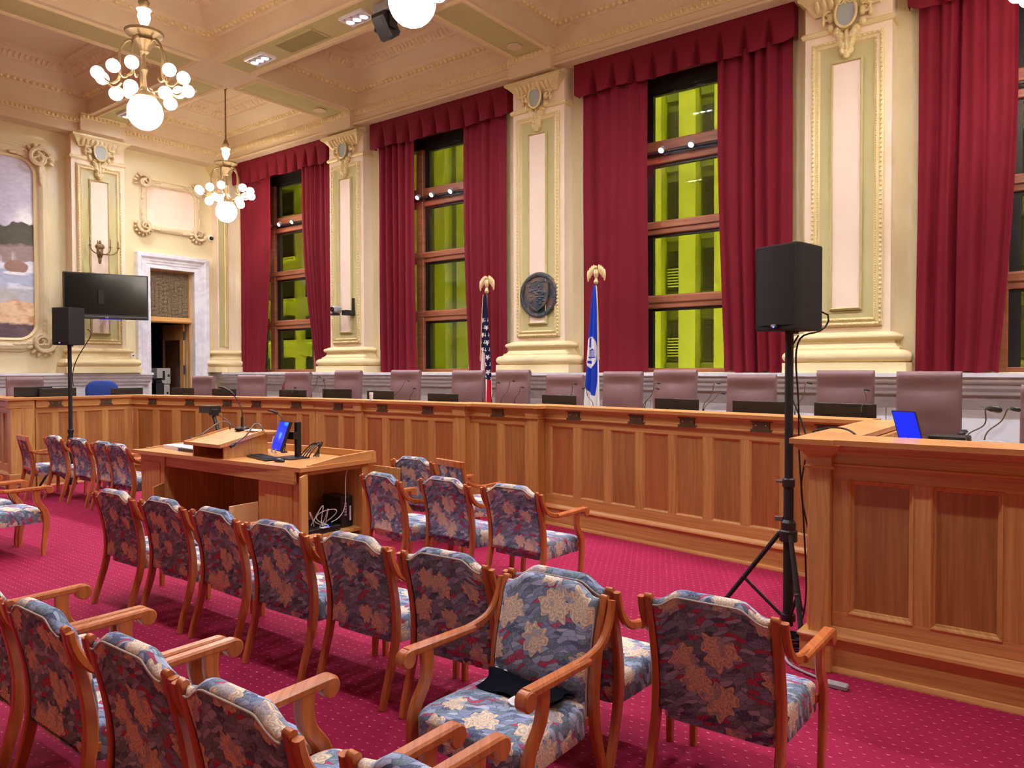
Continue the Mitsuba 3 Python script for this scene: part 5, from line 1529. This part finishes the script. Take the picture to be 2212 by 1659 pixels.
# marble door case, transom screen, open leaf, dark room beyond
d = put('door_1', mould([(DY0, 0.6), (DY0, DZ1), (DY1, DZ1), (DY1, 0.6)], [(0, -0.3), (0, 0.045), (0.03, 0.05), (0.09, 0.05), (0.10, 0.062), (0.15, 0.066), (0.16, 0.078), (0.215, 0.082), (0.225, 0.10), (0.26, 0.125), (0.335, 0.135), (0.345, 0.12), (0.345, 0)], mapf=mw), 'm_marble', smooth=25, label='tall doorway in a stepped white marble case, its leaf open on a dark room', cat='doorway', kind='structure')
_w1, _w2 = lin(84, 68, 52), lin(148, 128, 100)


def cane(p, n, uv):
    a, b = p.y / 0.032, p.z / 0.032
    k = dr.abs(dr.sin(a * PI)) * dr.abs(dr.sin(b * PI)) + 0.35 * dr.abs(dr.sin((a + b) * PI))
    return mix(_w2, _w1, smoothstep(0.3, 0.7, k)) * (0.7 + 0.6 * cell_rand(dr.floor(a), dr.floor(b), 1))


pm('m_cane', cane, 0.5, 0.2)
put('transom_screen', box(XL - 0.22, XL - 0.19, DY0 + 0.03, DY1 - 0.03, 3.14, DZ1 - 0.03), 'm_cane', d, smooth=False, label='woven bronze transom screen')
put('transom_frame', cat([box(XL - 0.25, XL - 0.16, DY0, DY0 + 0.035, 3.05, DZ1), box(XL - 0.25, XL - 0.16, DY1 - 0.035, DY1, 0.6, DZ1), box(XL - 0.25, XL - 0.16, DY0, DY1, DZ1 - 0.035, DZ1)]), 'm_oak', d, smooth=False)
put('transom_bar', mould([(DY0, 3.0), (DY1, 3.0)], [(0, -0.3), (0, -0.12), (0.03, -0.10), (0.07, -0.12), (0.14, -0.16), (0.14, -0.3)], mapf=mw), 'm_oak_h', d, smooth=25)
lf = put('leaf', cat([box(XL - 1.35, XL - 0.35, DY1 - 0.10, DY1 - 0.045, 0.62, 3.0, 0.004)]), 'm_oak', d, smooth=False, label='brown door leaf swung open')
put('panel', box(XL - 1.2, XL - 0.5, DY1 - 0.108, DY1 - 0.095, 1.0, 2.6), 'm_dark_wood', lf, smooth=False)
put('hinge', cat([box(XL - 0.36, XL - 0.33, DY1 - 0.10, DY1 - 0.05, z, z + 0.22) for z in (0.95, 1.75, 2.6)]), 'm_steel', lf, smooth=False)
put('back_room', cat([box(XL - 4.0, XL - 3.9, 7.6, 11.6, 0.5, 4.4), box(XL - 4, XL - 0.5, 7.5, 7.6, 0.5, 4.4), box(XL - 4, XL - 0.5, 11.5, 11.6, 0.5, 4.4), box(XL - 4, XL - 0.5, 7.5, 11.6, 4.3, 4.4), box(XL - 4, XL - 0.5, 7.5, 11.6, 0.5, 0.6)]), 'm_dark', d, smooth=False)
put('floor_strip', box(XL - 0.5, XL, DY0, DY1, 0.59, 0.604), 'm_dark_wood', d, smooth=False)
for q, (x, y, z, s, lb) in enumerate(((-18.75, 9.76, 0.6, .46, 'lowest'), (-18.75, 9.78, 1.06, .44, 'middle'), (-18.72, 9.80, 1.50, .42, 'topmost'))):
    b = thing('carton', f'pale cardboard carton in the dark doorway, {lb} of its stack', 'box')
    put('body', box(x - s / 2, x + s / 2, y - s * .42, y + s * .42, z, z + s * .98 if q < 2 else z + .40, 0.006), 'm_card', b, smooth=False)
    put('print', cat([box(x + s / 2, x + s / 2 + .002, y - .03, y + .03, z + .09, z + .33), box(x + s / 2, x + s / 2 + .002, y + .1, y + .15, z + .18, z + .24)]), 'm_black_matte', b, smooth=False)
put('desk_telephone', cat([box(-18.48, -18.30, 9.50, 9.66, 1.53, 1.60, 0.02), box(-18.44, -18.34, 9.46, 9.70, 1.60, 1.65, 0.02), box(-18.5, -18.28, 9.48, 9.68, 0.6, 1.53)]), 'm_black', smooth=False, label='black telephone on a dark stand in the doorway beside the cartons', cat='telephone')

# bronze candle sconce on the pilaster
t = thing('wall_sconce', 'unlit bronze four-armed candle sconce on the bright pilaster of the mural wall', 'sconce')
o = np.array([XL + 0.25, 7.80, 4.48])
put('back_plate', trimesh.Trimesh(cat([blob((0.03, 0, -0.02), (0.04, 0.07, 0.16), 2), blob((0.04, 0, 0.1), (0.045, 0.10, 0.07), 2), blob((0.03, 0, -0.2), (0.03, 0.035, 0.08), 2), blob((0.05, 0, 0.19), (0.03, 0.03, 0.05), 2)]).vertices + o, cat([blob((0, 0, 0), (1, 1, 1), 2)] * 4).faces, process=False), 'm_brass', t, smooth=True)
for (dy, up) in ((-0.28, 0.24), (-0.12, 0.16), (0.15, 0.22), (0.32, 0.20)):
    pts = spline([o + [0.05, 0, -0.02], o + [0.16, dy * .35, -0.08], o + [0.20, dy * .85, -0.02], o + [0.20, dy, 0.08]], 14)
    a = put('arm', tube(pts, 0.012, 6), 'm_brass', t, smooth=True)
    put('candle', lathe([(0.03, 0), (0.032, 0.015), (0.014, 0.025), (0.012, up - 0.06), (0.004, up - 0.03)], 10), 'm_brass', a, T=Tm().translate((o + [0.20, dy, 0.08]).tolist()))

# television on its arm
t = thing('television', 'wide black television angled out from the pilaster of the mural wall', 'television')
a, b = np.array([-16.86, 6.80]), np.array([-16.35, 8.33])
Lt, mt = segm(a, b)
put('case', fbox(mt, 0, Lt, 2.937, 3.90, -0.07, 0, 0.012), 'm_black', t, smooth=False)
put('screen', fbox(mt, 0.03, Lt - 0.03, 3.03, 3.875, 0, 0.002), 'm_panel_glass', t, smooth=False)
put('speaker_strip', fbox(mt, 0.02, Lt - 0.02, 2.985, 2.991, 0.0, 0.004), 'm_grey', t, smooth=False)
tx = text_mesh('LG', 0.03, 0.003)
v = tx.vertices
put('lettering', trimesh.Trimesh(np.stack(mt(Lt / 2 - 0.03 + v[:, 0], 2.955 + v[:, 1], v[:, 2] + 0.001), 1), tx.faces, process=False), 'm_white', t, smooth=False)
put('light_strip', fbox(mt, Lt * .42, Lt * .68, 2.926, 2.937, -0.05, -0.03), 'm_panel_glass', t, smooth=False, **glow([0.05, 0.05, 1.2]))
put('wall_arm', cat([tube(np.array([[XL + 0.26, 7.8, 3.4], [-17.05, 7.9, 3.4], [-16.68, 7.56, 3.4]]), 0.03, 8), box(XL + 0.25, XL + 0.29, 7.66, 7.94, 3.2, 3.6), box(-16.75, -16.62, 7.4, 7.7, 3.25, 3.55)]), 'm_black', t, smooth=False)
t = thing('dome_camera', 'white dome security camera on the mural wall near the corner', 'camera')
o = Tm().translate([XL, 10.62, 5.17]).rotate([0, 1, 0], 90)
put('mount', lathe([(0.085, 0), (0.085, 0.03), (0.06, 0.05)], 24), 'm_white', t, T=o)
put('dome', lathe([(0.055, 0.04), (0.045, 0.075), (0.02, 0.092), (0.0, 0.095)], 20), 'm_panel_glass', t, T=o, smooth=True)
t = thing('thermostat', 'small white thermostat by the base of the mural wall pilaster', 'thermostat')
put('case', box(XL + 0.25, XL + 0.38, 8.42, 8.50, 2.13, 2.21, 0.01), 'm_white', t, smooth=False)
put('display', box(XL + 0.38, XL + 0.383, 8.44, 8.48, 2.165, 2.19), 'm_black', t, smooth=False)
# ---------------------------------------------------------------- the presenter's desk
t = thing('presenter_desk', 'long oak presenter desk with kneehole and an open cabinet at its right end', 'desk')
DT = 0.87
put('top', slab([(-9.39, 4.55), (-6.21, 4.67), (-6.23, 5.70), (-9.33, 5.62)], DT - 0.042, DT), 'm_oak_top', t, smooth=False)
put('apron', cat([box(-9.30, -6.30, 4.66, 4.69, 0.70, DT - 0.04), box(-6.32, -6.29, 4.76, 5.62, 0.775, DT - 0.04)]), 'm_oak_h', t, smooth=False)
put('back_board', box(-9.28, -6.30, 5.56, 5.60, 0.0, DT - 0.04), 'm_oak', t, smooth=False)
lp = put('left_pedestal', cat([box(-9.33, -8.78, 4.64, 4.68, 0, DT - .04), box(-9.33, -9.29, 4.64, 5.58, 0, DT - .04), box(-8.82, -8.78, 4.66, 5.58, 0, DT - .04)]), 'm_oak', t, smooth=False)
put('panel', box(-9.24, -8.87, 4.628, 4.642, 0.12, 0.74, 0.008), 'm_oak', lp, smooth=False)
rp = put('right_pedestal', cat([box(-6.98, -6.29, 4.72, 4.76, 0, DT - .04), box(-6.99, -6.95, 4.72, 5.58, 0, DT - .04), box(-6.97, -6.3, 4.76, 5.58, 0.10, 0.13), box(-6.33, -6.29, 4.74, 4.80, 0, DT - .04), box(-6.34, -6.28, 5.53, 5.62, 0, DT - .04), box(-6.97, -6.28, 4.76, 5.58, 0.0, 0.03)]), 'm_oak', t, smooth=False)
put('panel', box(-6.87, -6.40, 4.708, 4.722, 0.12, 0.70, 0.008), 'm_oak', rp, smooth=False)
put('lining', cat([box(-6.95, -6.35, 5.54, 5.556, 0.13, 0.82), box(-6.95, -6.93, 4.77, 5.54, 0.13, 0.82), box(-6.93, -6.35, 4.765, 4.775, 0.13, .82)]), 'm_oak', rp, smooth=False)
put('curb', cat([slab([(-9.33, 5.57), (-9.33, 5.62), (-6.24, 5.70), (-6.24, 5.65)], DT, DT + 0.075),
                 (lambda a: a)(trimesh.Trimesh(np.array([[x, y, z] for x in (-6.285, -6.245) for (y, z) in ((4.80, DT), (5.68, DT), (5.68, DT + .09), (5.2, DT + .065), (4.80, DT + .012))])).convex_hull),
                 trimesh.Trimesh(np.array([[x, y, z] for x in (-9.36, -9.32) for (y, z) in ((4.72, DT), (5.6, DT), (5.6, DT + .07), (4.72, DT + .012))])).convex_hull]), 'm_oak_top', t, smooth=False)


def leaf(a, b, z0, z1, th, mat, name='door'):
    L, mf = segm(a, b)
    return put(name, fbox(mf, 0, L, z0, z1, -th, 0, 0.003), mat, t, smooth=False)


leaf((-6.28, 4.79), (-6.105, 4.575), 0.06, 0.80, 0.022, 'm_oak')
leaf((-6.24, 5.655), (-5.82, 5.64), 0.07, 0.80, 0.022, 'm_oak')
leaf((-6.975, 4.37), (-6.995, 4.72), 0.04, 0.45, 0.02, 'm_plywood')
leaf((-8.56, 4.40), (-8.78, 4.64), 0.04, 0.50, 0.02, 'm_oak_top')
put('power_outlet', box(-7.35, -7.27, 5.545, 5.56, 0.30, 0.42), 'm_plate', t, smooth=False)
put('loose_leads', cat([tube(spline([(-7.55, 5.3, 0.83), (-7.5, 5.25, 0.55), (-7.62, 5.1, 0.25), (-7.5, 5.0, 0.02)], 18), 0.014, 6), tube(spline([(-7.3, 5.3, 0.83), (-7.38, 5.2, 0.5), (-7.5, 5.15, 0.3), (-7.42, 5.05, 0.03)], 18), 0.02, 6), tube(spline([(-7.15, 5.2, 0.6), (-7.3, 5.15, 0.42), (-7.45, 5.1, 0.22)], 12), 0.013, 6)]), 'm_black', t, smooth=True)

c = thing('computer_tower', 'black computer tower standing in the open cabinet of the presenter desk', 'computer')
put('case', box(-6.75, -6.42, 5.36, 5.52, 0.135, 0.47, 0.01), 'm_black', c, smooth=False)
put('front_strip', box(-6.42, -6.415, 5.47, 5.49, 0.2, 0.36), 'm_white', c, smooth=False)
put('vent', cat([box(-6.42, -6.416, 5.40, 5.43, 0.26 + k * .03, 0.28 + k * .03) for k in range(5)]), 'm_grey', c, smooth=False)
c = thing('rack_unit', 'flat black rack unit with a blue light on the cabinet floor of the presenter desk', 'electronics')
put('case', box(-6.85, -6.36, 4.85, 5.30, 0.135, 0.19, 0.006), 'm_black', c, smooth=False)
put('status_light', blob((-6.35, 5.12, 0.205), (0.012, 0.012, 0.012), 1), 'm_panel_glass', c, smooth=True, **glow([0.1, 0.2, 3.0]))
put('tag', box(-6.40, -6.34, 5.04, 5.14, 0.19, 0.194), 'm_white', c, smooth=False)
rg = np.random.default_rng(5)
put('white_leads', cat([tube(spline([(-6.5 + rg.uniform(-.08, .06), 5.0 + .08 * k + rg.uniform(-.05, .05), 0.2), (-6.45 + rg.uniform(-.06, .06), 5.0 + .08 * k + rg.uniform(-.1, .1), 0.36), (-6.5, 5.1 + rg.uniform(-.1, .15), 0.3), (-6.42, 5.15 + rg.uniform(-.1, .15), 0.2)], 18), 0.006, 5) for k in range(4)] + [tube(spline([(-6.42, 5.22, 0.22), (-6.40, 5.38, 0.34), (-6.40, 5.40, 0.55), (-6.42, 5.46, 0.78)], 16), 0.005, 5)]), 'm_paper', smooth=True, label='tangle of white leads inside the open cabinet of the presenter desk', cat='cables')

# slanted lectern box on the desk
k = thing('lectern_box', 'oak tabletop lectern with a slanted reading board and an open shelf, on the presenter desk', 'lectern')
X0, X1, Y0, Y1 = -8.17, -7.54, 4.66, 5.22
zf, zb = 1.015, 1.135
pl = np.array([(Y0, DT), (Y1, DT), (Y1, zb), (Y0, zf)])
for x, nm in ((X0, 'side'), (X1 - 0.02, 'side')):
    put(nm, trimesh.Trimesh(np.array([[xx, y, z] for xx in (x, x + 0.02) for y, z in pl])).convex_hull, 'm_oak', k, smooth=False)
put('back', box(X0, X1, Y1 - 0.02, Y1, DT, zb), 'm_oak_h', k, smooth=False)
put('inside', box(X0 + .02, X1 - .02, Y1 - 0.2, Y1 - 0.02, DT, zb - .05), 'm_oak', k, smooth=False)


def slope(y):
    return zf + (zb - zf) * (y - Y0) / (Y1 - Y0)


put('reading_board', trimesh.Trimesh(np.array([[x, y, slope(y) + h] for x in (X0 - 0.06, X1 + 0.06) for y in (Y0 - 0.08, Y1 - 0.08) for h in (0, 0.024)])).convex_hull, 'm_oak_top', k, smooth=False)
put('back_shelf', box(X0 - 0.06, X1 + 0.12, Y1 - 0.09, Y1 + 0.12, slope(Y1 - .08), slope(Y1 - .08) + 0.024, 0.003), 'm_oak_top', k, smooth=False)
put('rim', cat([trimesh.Trimesh(np.array([[x, y, slope(y) + h] for x in (xa, xa + .018) for y in (Y0 - 0.08, Y1 - 0.08) for h in (0.02, 0.042)])).convex_hull for xa in (X0 - 0.06, X1 + 0.042)] + [trimesh.Trimesh(np.array([[x, y, slope(y) + h] for x in (X0 - .06, X1 + .06) for y in (Y0 - 0.08, Y0 - 0.062) for h in (0.02, 0.036)])).convex_hull]), 'm_oak_top', k, smooth=False)
ztop = slope(Y1 - .08) + 0.024
m_ = thing('microphone', 'black desk microphone with a long boom on the lectern', 'microphone')
bx, by = -7.93, 5.14
put('base', lathe([(0.085, 0), (0.08, 0.02), (0.06, 0.035), (0.014, 0.04), (0.013, 0.15)], 20), 'm_black', m_, T=Tm().translate([bx, by, ztop]))
put('gooseneck', tube(spline([(bx, by, ztop + .15), (bx - .01, by, ztop + .25), (bx - 0.09, by - .01, ztop + .36), (bx - .14, by - .02, ztop + .42)], 16), 0.006, 6), 'm_black', m_, smooth=True)
put('head', tube(np.array([[bx - .12, by - .02, ztop + .405], [bx - .2, by - .03, ztop + .455], [bx - .33, by - .04, ztop + .495], [bx - .40, by - .05, ztop + .50]]), [0.016, 0.02, 0.018, 0.012], 8), 'm_black', m_, smooth=True)
m_ = thing('microphone', 'gooseneck microphone rising behind the blue portrait screen', 'microphone')
put('gooseneck', tube(spline([(-7.55, 5.45, 0.87), (-7.55, 5.45, 1.2), (-7.62, 5.45, 1.30), (-7.70, 5.45, 1.335)], 18), 0.006, 6), 'm_black', m_, smooth=True)
put('head', tube(np.array([[-7.68, 5.45, 1.332], [-7.75, 5.45, 1.35], [-7.85, 5.45, 1.36]]), [0.014, 0.018, 0.013], 8), 'm_black', m_, smooth=True)
put('base', lathe([(0.04, 0), (0.035, 0.015), (0.01, 0.02)], 14), 'm_black', m_, T=Tm().translate([-7.55, 5.45, DT]))
for pts, lb in (([(-8.12, 5.10, ztop), (-8.13, 5.10, ztop + .07), (-8.19, 5.08, ztop + .09), (-8.22, 4.92, ztop + .03), (-8.29, 4.72, 1.06)], 'left'), ([(-7.50, 5.12, ztop), (-7.50, 5.12, ztop + .05), (-7.535, 5.10, ztop + .085), (-7.45, 4.92, ztop + .02), (-7.35, 4.72, 1.075), (-7.33, 4.66, 1.05)], 'right')):
    g = thing('reading_lamp', f'thin silver gooseneck reading lamp at the {lb} edge of the lectern board', 'lamp', 'reading lamps on the lectern')
    put('neck', tube(spline(pts, 30), 0.0085, 8), 'm_steel', g, smooth=True)
    e1, e0 = np.array(pts[-1]), np.array(pts[-2])
    dd = (e1 - e0) / np.linalg.norm(e1 - e0)
    put('head', tube(np.array([e1 - dd * .02, e1 + dd * .02, e1 + dd * .07]), [.012, .02, .016], 8), 'm_black', g, smooth=True)
put('notepad', box(-7.80, -7.60, 5.08, 5.2, ztop, ztop + 0.012, 0.003), 'm_white', smooth=False, label='white pad with a cable on the rear shelf of the lectern', cat='notepad')

# document camera at the left end
d = thing('document_camera', 'white flat document camera with a dark folding arm on the presenter desk', 'document camera')
put('base', trimesh.Trimesh(np.array([[x, y, z] for (x, y) in ((-9.22, 4.86), (-8.40, 4.80), (-8.36, 5.30), (-9.15, 5.42)) for z in (DT, DT + .045)])).convex_hull, 'm_white', d, smooth=False)
put('control_strip', box(-8.75, -8.38, 4.795, 4.81, DT + 0.006, DT + 0.036), 'm_black', d, smooth=False)
put('power_light', blob((-8.745, 4.80, DT + .02), (.012, .008, .012), 1), 'm_panel_glass', d, smooth=True, **glow([.1, .3, 3.0]))
put('arm', tube(np.array([[-8.62, 5.32, DT + .03], [-8.86, 5.36, 1.20], [-8.93, 5.36, 1.30]]), [0.028, 0.024, 0.022], 8), 'm_bezel', d, smooth=False)
put('camera_head', trimesh.Trimesh(np.array([[x, y, z] for x in (-9.10, -8.86) for y in (5.28, 5.44) for z in (1.30, 1.39)])).convex_hull, 'm_bezel', d, smooth=False)
put('lens', box(-8.93, -8.85, 5.30, 5.42, 1.26, 1.36, .02), 'm_black', d, smooth=False)
put('lead', tube(spline([(-8.86, 5.40, 1.27), (-8.66, 5.42, 1.20), (-8.42, 5.46, 0.98), (-8.38, 5.48, DT)], 18), 0.005, 5), 'm_steel', d, smooth=True)

# portrait screen with keyboard and mouse
s = thing('portrait_screen', 'blue glowing screen turned upright on its stand on the presenter desk', 'monitor')
BL, BR = np.array([-7.552, 5.2, 0.95]), np.array([-7.20, 5.10, 0.95])
BL, BR = np.array([-7.30, 5.09, 0.955]), np.array([-7.01, 5.01, 0.955])
up = np.array([0.06, 0.085, 0.325])
N_ = np.cross(BR - BL, up)
N_ /= np.linalg.norm(N_)
put('case', quad_slab(BL, BR, BR + up, BL + up, N_, -0.03, 0), 'm_black', s, smooth=False)
g = [BL * .97 + (BR + up) * .03, BR * .97 + (BL + up) * .03, (BR + up) * .97 + BL * .03, (BL + up) * .97 + BR * .03]
_sb, _sl = [0.01, 0.045, 1.35], [0.06, 0.45, 1.3]


def wallpaper(p, n, uv):
    u, v = uv.x, uv.y
    a = dr.sqrt(dr.square((u - 0.52) / 0.16) + dr.square((v - 0.50) / 0.13))
    b = dr.sqrt(dr.square((u - 0.78) / 0.3) + dr.square((v - 0.95) / 0.1))
    k = (1 - smoothstep(0.5, 1.1, a + 0.4 * (noise(u * 14, v * 14, 1.0) - 0.5))) + 0.8 * (1 - smoothstep(0.4, 1.1, b))
    arc = 1 - smoothstep(0.0, 0.01, dr.abs(u - 0.55 - 0.6 * (v - 0.3)) + smoothstep(0.28, 0.32, dr.abs(v - 0.28) * 2.5))
    return mix(_sb, _sl, dr.clip(k + arc * .7, 0, 1))


put('screen', trimesh.Trimesh([q + N_ * 0.003 for q in g], [[0, 1, 2], [0, 2, 3]], process=False), 'm_panel_glass', s, smooth=False, uv=np.array([[0, 0], [1, 0], [1, 1], [0, 1.0]]), emitter={'type': 'area', 'radiance': proc(wallpaper)})
put('stand', cat([box(-7.02, -6.97, 5.20, 5.26, DT, 1.27, .004), box(-7.15, -6.85, 5.02, 5.28, DT, DT + .014, .004), box(-7.12, -6.97, 5.15, 5.22, 1.08, 1.16)]), 'm_black', s, smooth=False)
for q, nm in ((BL + (BR - BL) * .12, 0), (BL + (BR - BL) * .5, 1), (BL + up * .2, 2)):
    put('note', quad_slab(*[q + N_ * 0.006 + e for e in (np.array([0, 0, -.03]), (BR - BL) * .16 + [0, 0, -.035], (BR - BL) * .16 + [0, 0, .012], np.array([0, 0, .015]))], N_, 0, .004) if nm < 2 else quad_slab(*[q - (BR - BL) * .05 + N_ * 0.006 + e for e in (np.array([0, 0, 0]), (BR - BL) * .06, (BR - BL) * .06 + up * .25, up * .25)], N_, 0, .004), 'm_white', s, smooth=False)
kb = thing('keyboard', 'black keyboard in front of the upright blue screen', 'keyboard')
LK, mk = segm((-7.52, 4.93), (-6.98, 4.80))
put('case', fbox(mk, 0, LK, DT + .002, DT + 0.022, -0.17, 0, 0.004), 'm_black', kb, smooth=False)
put('keys', cat([fbox(mk, 0.012 + c * (LK - .03) / 17, 0.012 + (c + .82) * (LK - .03) / 17, DT + .022, DT + .028, -0.16 + r * .028, -0.16 + r * .028 + .022) for c in range(17) for r in range(5)]), 'm_black_matte', kb, smooth=False, kind='stuff')
ms = thing('mouse', 'black mouse right of the keyboard on the presenter desk', 'mouse')
put('body', blob((-6.83, 4.87, DT + .012), (0.075, 0.04, 0.03), 3), 'm_black', ms, smooth=True)
put('screen_leads', cat([tube(spline([(-6.93 + .05 * k, 5.2, DT + .01), (-6.9 + .04 * k, 5.3, DT + .12), (-6.86, 5.34 + .04 * k, DT + .16), (-6.8 - .03 * k, 5.36, DT + .01)], 16), 0.007, 5) for k in range(4)]), 'm_black', smooth=True, label='looped black leads behind the upright screen stand', cat='cables')
# ---------------------------------------------------------------- loudspeakers on tripods
def speaker(x, y, z0, rz, h, label, word):
    t = thing('loudspeaker', label, 'loudspeaker', 'loudspeakers on tripod stands')
    T = Tm().translate([x, y, z0]).rotate([0, 0, 1], rz)
    s = h / 0.59
    plan = [(-0.175, -0.17), (0.175, -0.17), (0.18, -0.13), (0.115, 0.17), (0.10, 0.18), (-0.10, 0.18), (-0.115, 0.17), (-0.18, -0.13)]
    c = []
    for zz, k in ((0, .97), (0.012, 1.0), (h - 0.012, 1.0), (h, .97)):
        c += [[a * k * s, b * k * s, zz] for a, b in plan]
    put('cabinet', trimesh.Trimesh(np.array(c)).convex_hull, 'm_black_matte', t, smooth=25, T=T)
    g, _ = grid(lambda u, v: np.stack([(u * 2 - 1) * 0.158 * s, -0.171 * s - 0.012 * s * np.sin(u * PI), 0.035 + v * (h - 0.055)], -1), 14, 2)
    put('grille', trimesh.Trimesh(g.vertices, g.faces[:, ::-1]), 'm_black_matte', t, smooth=True, T=T)
    put('badge', box(-0.03 * s, 0.03 * s, -0.187 * s, -0.182 * s, 0.018, 0.045), 'm_black', t, smooth=False, T=T)
    tx = text_mesh(word, 0.014, 0.002, True)
    v = tx.vertices
    put('lettering', trimesh.Trimesh(np.stack([v[:, 0] - 0.022, -0.188 * s - v[:, 2], v[:, 1] + 0.026], 1), tx.faces, process=False), 'm_white', t, smooth=False, T=T)
    put('power_light', blob((0.0, -0.188 * s, 0.022), (0.008, 0.004, 0.006), 1), 'm_panel_glass', t, smooth=True, T=T, **glow([0.3, 0.6, 8.0]))
    put('handle', cat([box(sg * 0.146 * s - .003, sg * 0.146 * s + .003, -0.02, 0.01, h * .5, h * .5 + .012) for sg in (-1, 1)]), 'm_steel', t, smooth=False, T=T)
    put('top_cap', lathe([(0.045, -0.02), (0.045, 0.0), (0.03, 0.0)], 14), 'm_black', t, T=T)
    return t


def tripod(x, y, ztop, azs, label, hub=0.70, collar=1.06):
    t = thing('speaker_stand', label, 'tripod stand', 'tripod stands of the loudspeakers')
    put('pole', cat([tube(np.array([[x, y, 0.06], [x, y, collar]]), 0.034, 14), tube(np.array([[x, y, collar], [x, y, ztop]]), 0.028, 14)]), 'm_black_matte', t, smooth=30)
    put('collar', lathe([(0.03, -0.04), (0.042, -0.03), (0.042, 0.02), (0.03, 0.03)], 16), 'm_black', t, T=Tm().translate([x, y, collar]))
    put('lock_pin', cat([box(x - 0.085, x - 0.03, y - 0.012, y + 0.012, collar - 0.008, collar + 0.012, .004), box(x - 0.09, x - 0.03, y - .02, y - .005, hub + .085, hub + .12, .006)]), 'm_steel', t, smooth=False)
    put('hub', lathe([(0.036, 0.10), (0.05, 0.08), (0.05, 0.03), (0.06, 0.02), (0.06, -0.05), (0.036, -0.06)][::-1], 16), 'm_black', t, T=Tm().translate([x, y, hub]))
    put('lower_ring', lathe([(0.034, 0.09), (0.05, 0.095), (0.05, 0.14), (0.034, 0.145)], 14), 'm_black', t, T=Tm().translate([x, y, 0]))
    for a, rad in azs:
        a = math.radians(a)
        d = np.array([math.cos(a), math.sin(a), 0])
        top = np.array([x, y, hub]) + d * 0.06
        foot = np.array([x, y, 0.012]) + d * rad
        L = put('leg', tube(np.array([top, foot]), 0.0165, 8), 'm_black_matte', t, smooth=30)
        mid = top + (foot - top) * 0.52
        put('brace', tube(np.array([mid, np.array([x, y, 0.12]) + d * 0.045]), 0.011, 6), 'm_black_matte', L, smooth=30)
        put('rubber_foot', tube(np.array([foot - (top - foot) * 0.0 + [0, 0, .012], foot + (foot - top) / np.linalg.norm(foot - top) * 0.012]), 0.022, 8), 'm_black', L, smooth=30)
        put('pivot', blob(mid, (.02, .02, .02), 1), 'm_black', L, smooth=True)


tripod(-1.65, 5.33, 2.12, ((178, 0.56), (300, 0.44), (98, 0.56)), 'tall black tripod stand beside the clerk desk')
speaker(-1.645, 5.37, 2.112, -22.8, 0.585, 'black loudspeaker on the tall stand beside the clerk desk', 'QSC')
tripod(-12.65, 5.19, 2.24, ((30, 0.5), (150, 0.5), (270, 0.5)), 'black tripod stand at the far left before the bench', collar=0.9)
speaker(-12.65, 5.20, 2.245, 17.8, 0.576, 'black loudspeaker on the far left stand in front of the television', 'QSC')
put('speaker_cable', cat([tube(spline([(-1.50, 5.55, 2.25), (-1.46, 5.60, 2.20), (-1.48, 5.58, 2.14), (-1.58, 5.42, 2.08), (-1.60, 5.36, 1.7), (-1.59, 5.36, 1.3), (-1.57, 5.36, 1.0), (-1.555, 5.37, 0.72), (-1.545, 5.38, 0.45), (-1.55, 5.38, 0.2), (-1.60, 5.40, 0.03)], 50), 0.006, 6),
                          tube(spline([(-1.61, 5.40, 2.08), (-1.585, 5.38, 1.5), (-1.53, 5.33, 1.34), (-1.57, 5.35, 1.05), (-1.54, 5.40, 0.75), (-1.50, 5.44, 0.4), (-1.53, 5.45, 0.05)], 40), 0.006, 6)]), 'm_black_matte', smooth=True, label='black cables running down the tall speaker stand', cat='cable')
rg = np.random.default_rng(9)
coil = [[-1.55 + (0.11 + .012 * math.sin(q * 1.7)) * math.cos(q) + .01 * math.sin(q * .3), 5.06 + 0.10 * math.sin(q), 0.012 + 0.011 * (q / (2 * PI))] for q in np.linspace(0, 2 * PI * 7, 180)]
put('cable_coil', tube(np.array(coil), 0.006, 5), 'm_black_matte', smooth=True, label='coil of black cable on the carpet at the foot of the tall speaker stand', cat='cable')
put('floor_lead', cat([tube(spline([(-1.5, 4.98, 0.02), (-1.42, 4.72, 0.012), (-1.30, 4.66, 0.012), (-1.18, 4.60, 0.015)], 16), 0.008, 6), box(-1.2, -1.08, 4.56, 4.62, 0.0, 0.03, 0.006)]), 'm_grey', smooth=False, label='grey lead with a plug on the carpet before the clerk desk', cat='cable')
put('speaker_cable', tube(spline([(-12.70, 5.48, 2.5), (-12.62, 5.5, 2.42), (-12.66, 5.46, 2.3), (-12.80, 5.33, 1.95), (-12.82, 5.31, 1.6)], 24), 0.007, 6), 'm_black_matte', smooth=True, label='black cable hanging from the far left loudspeaker', cat='cable')
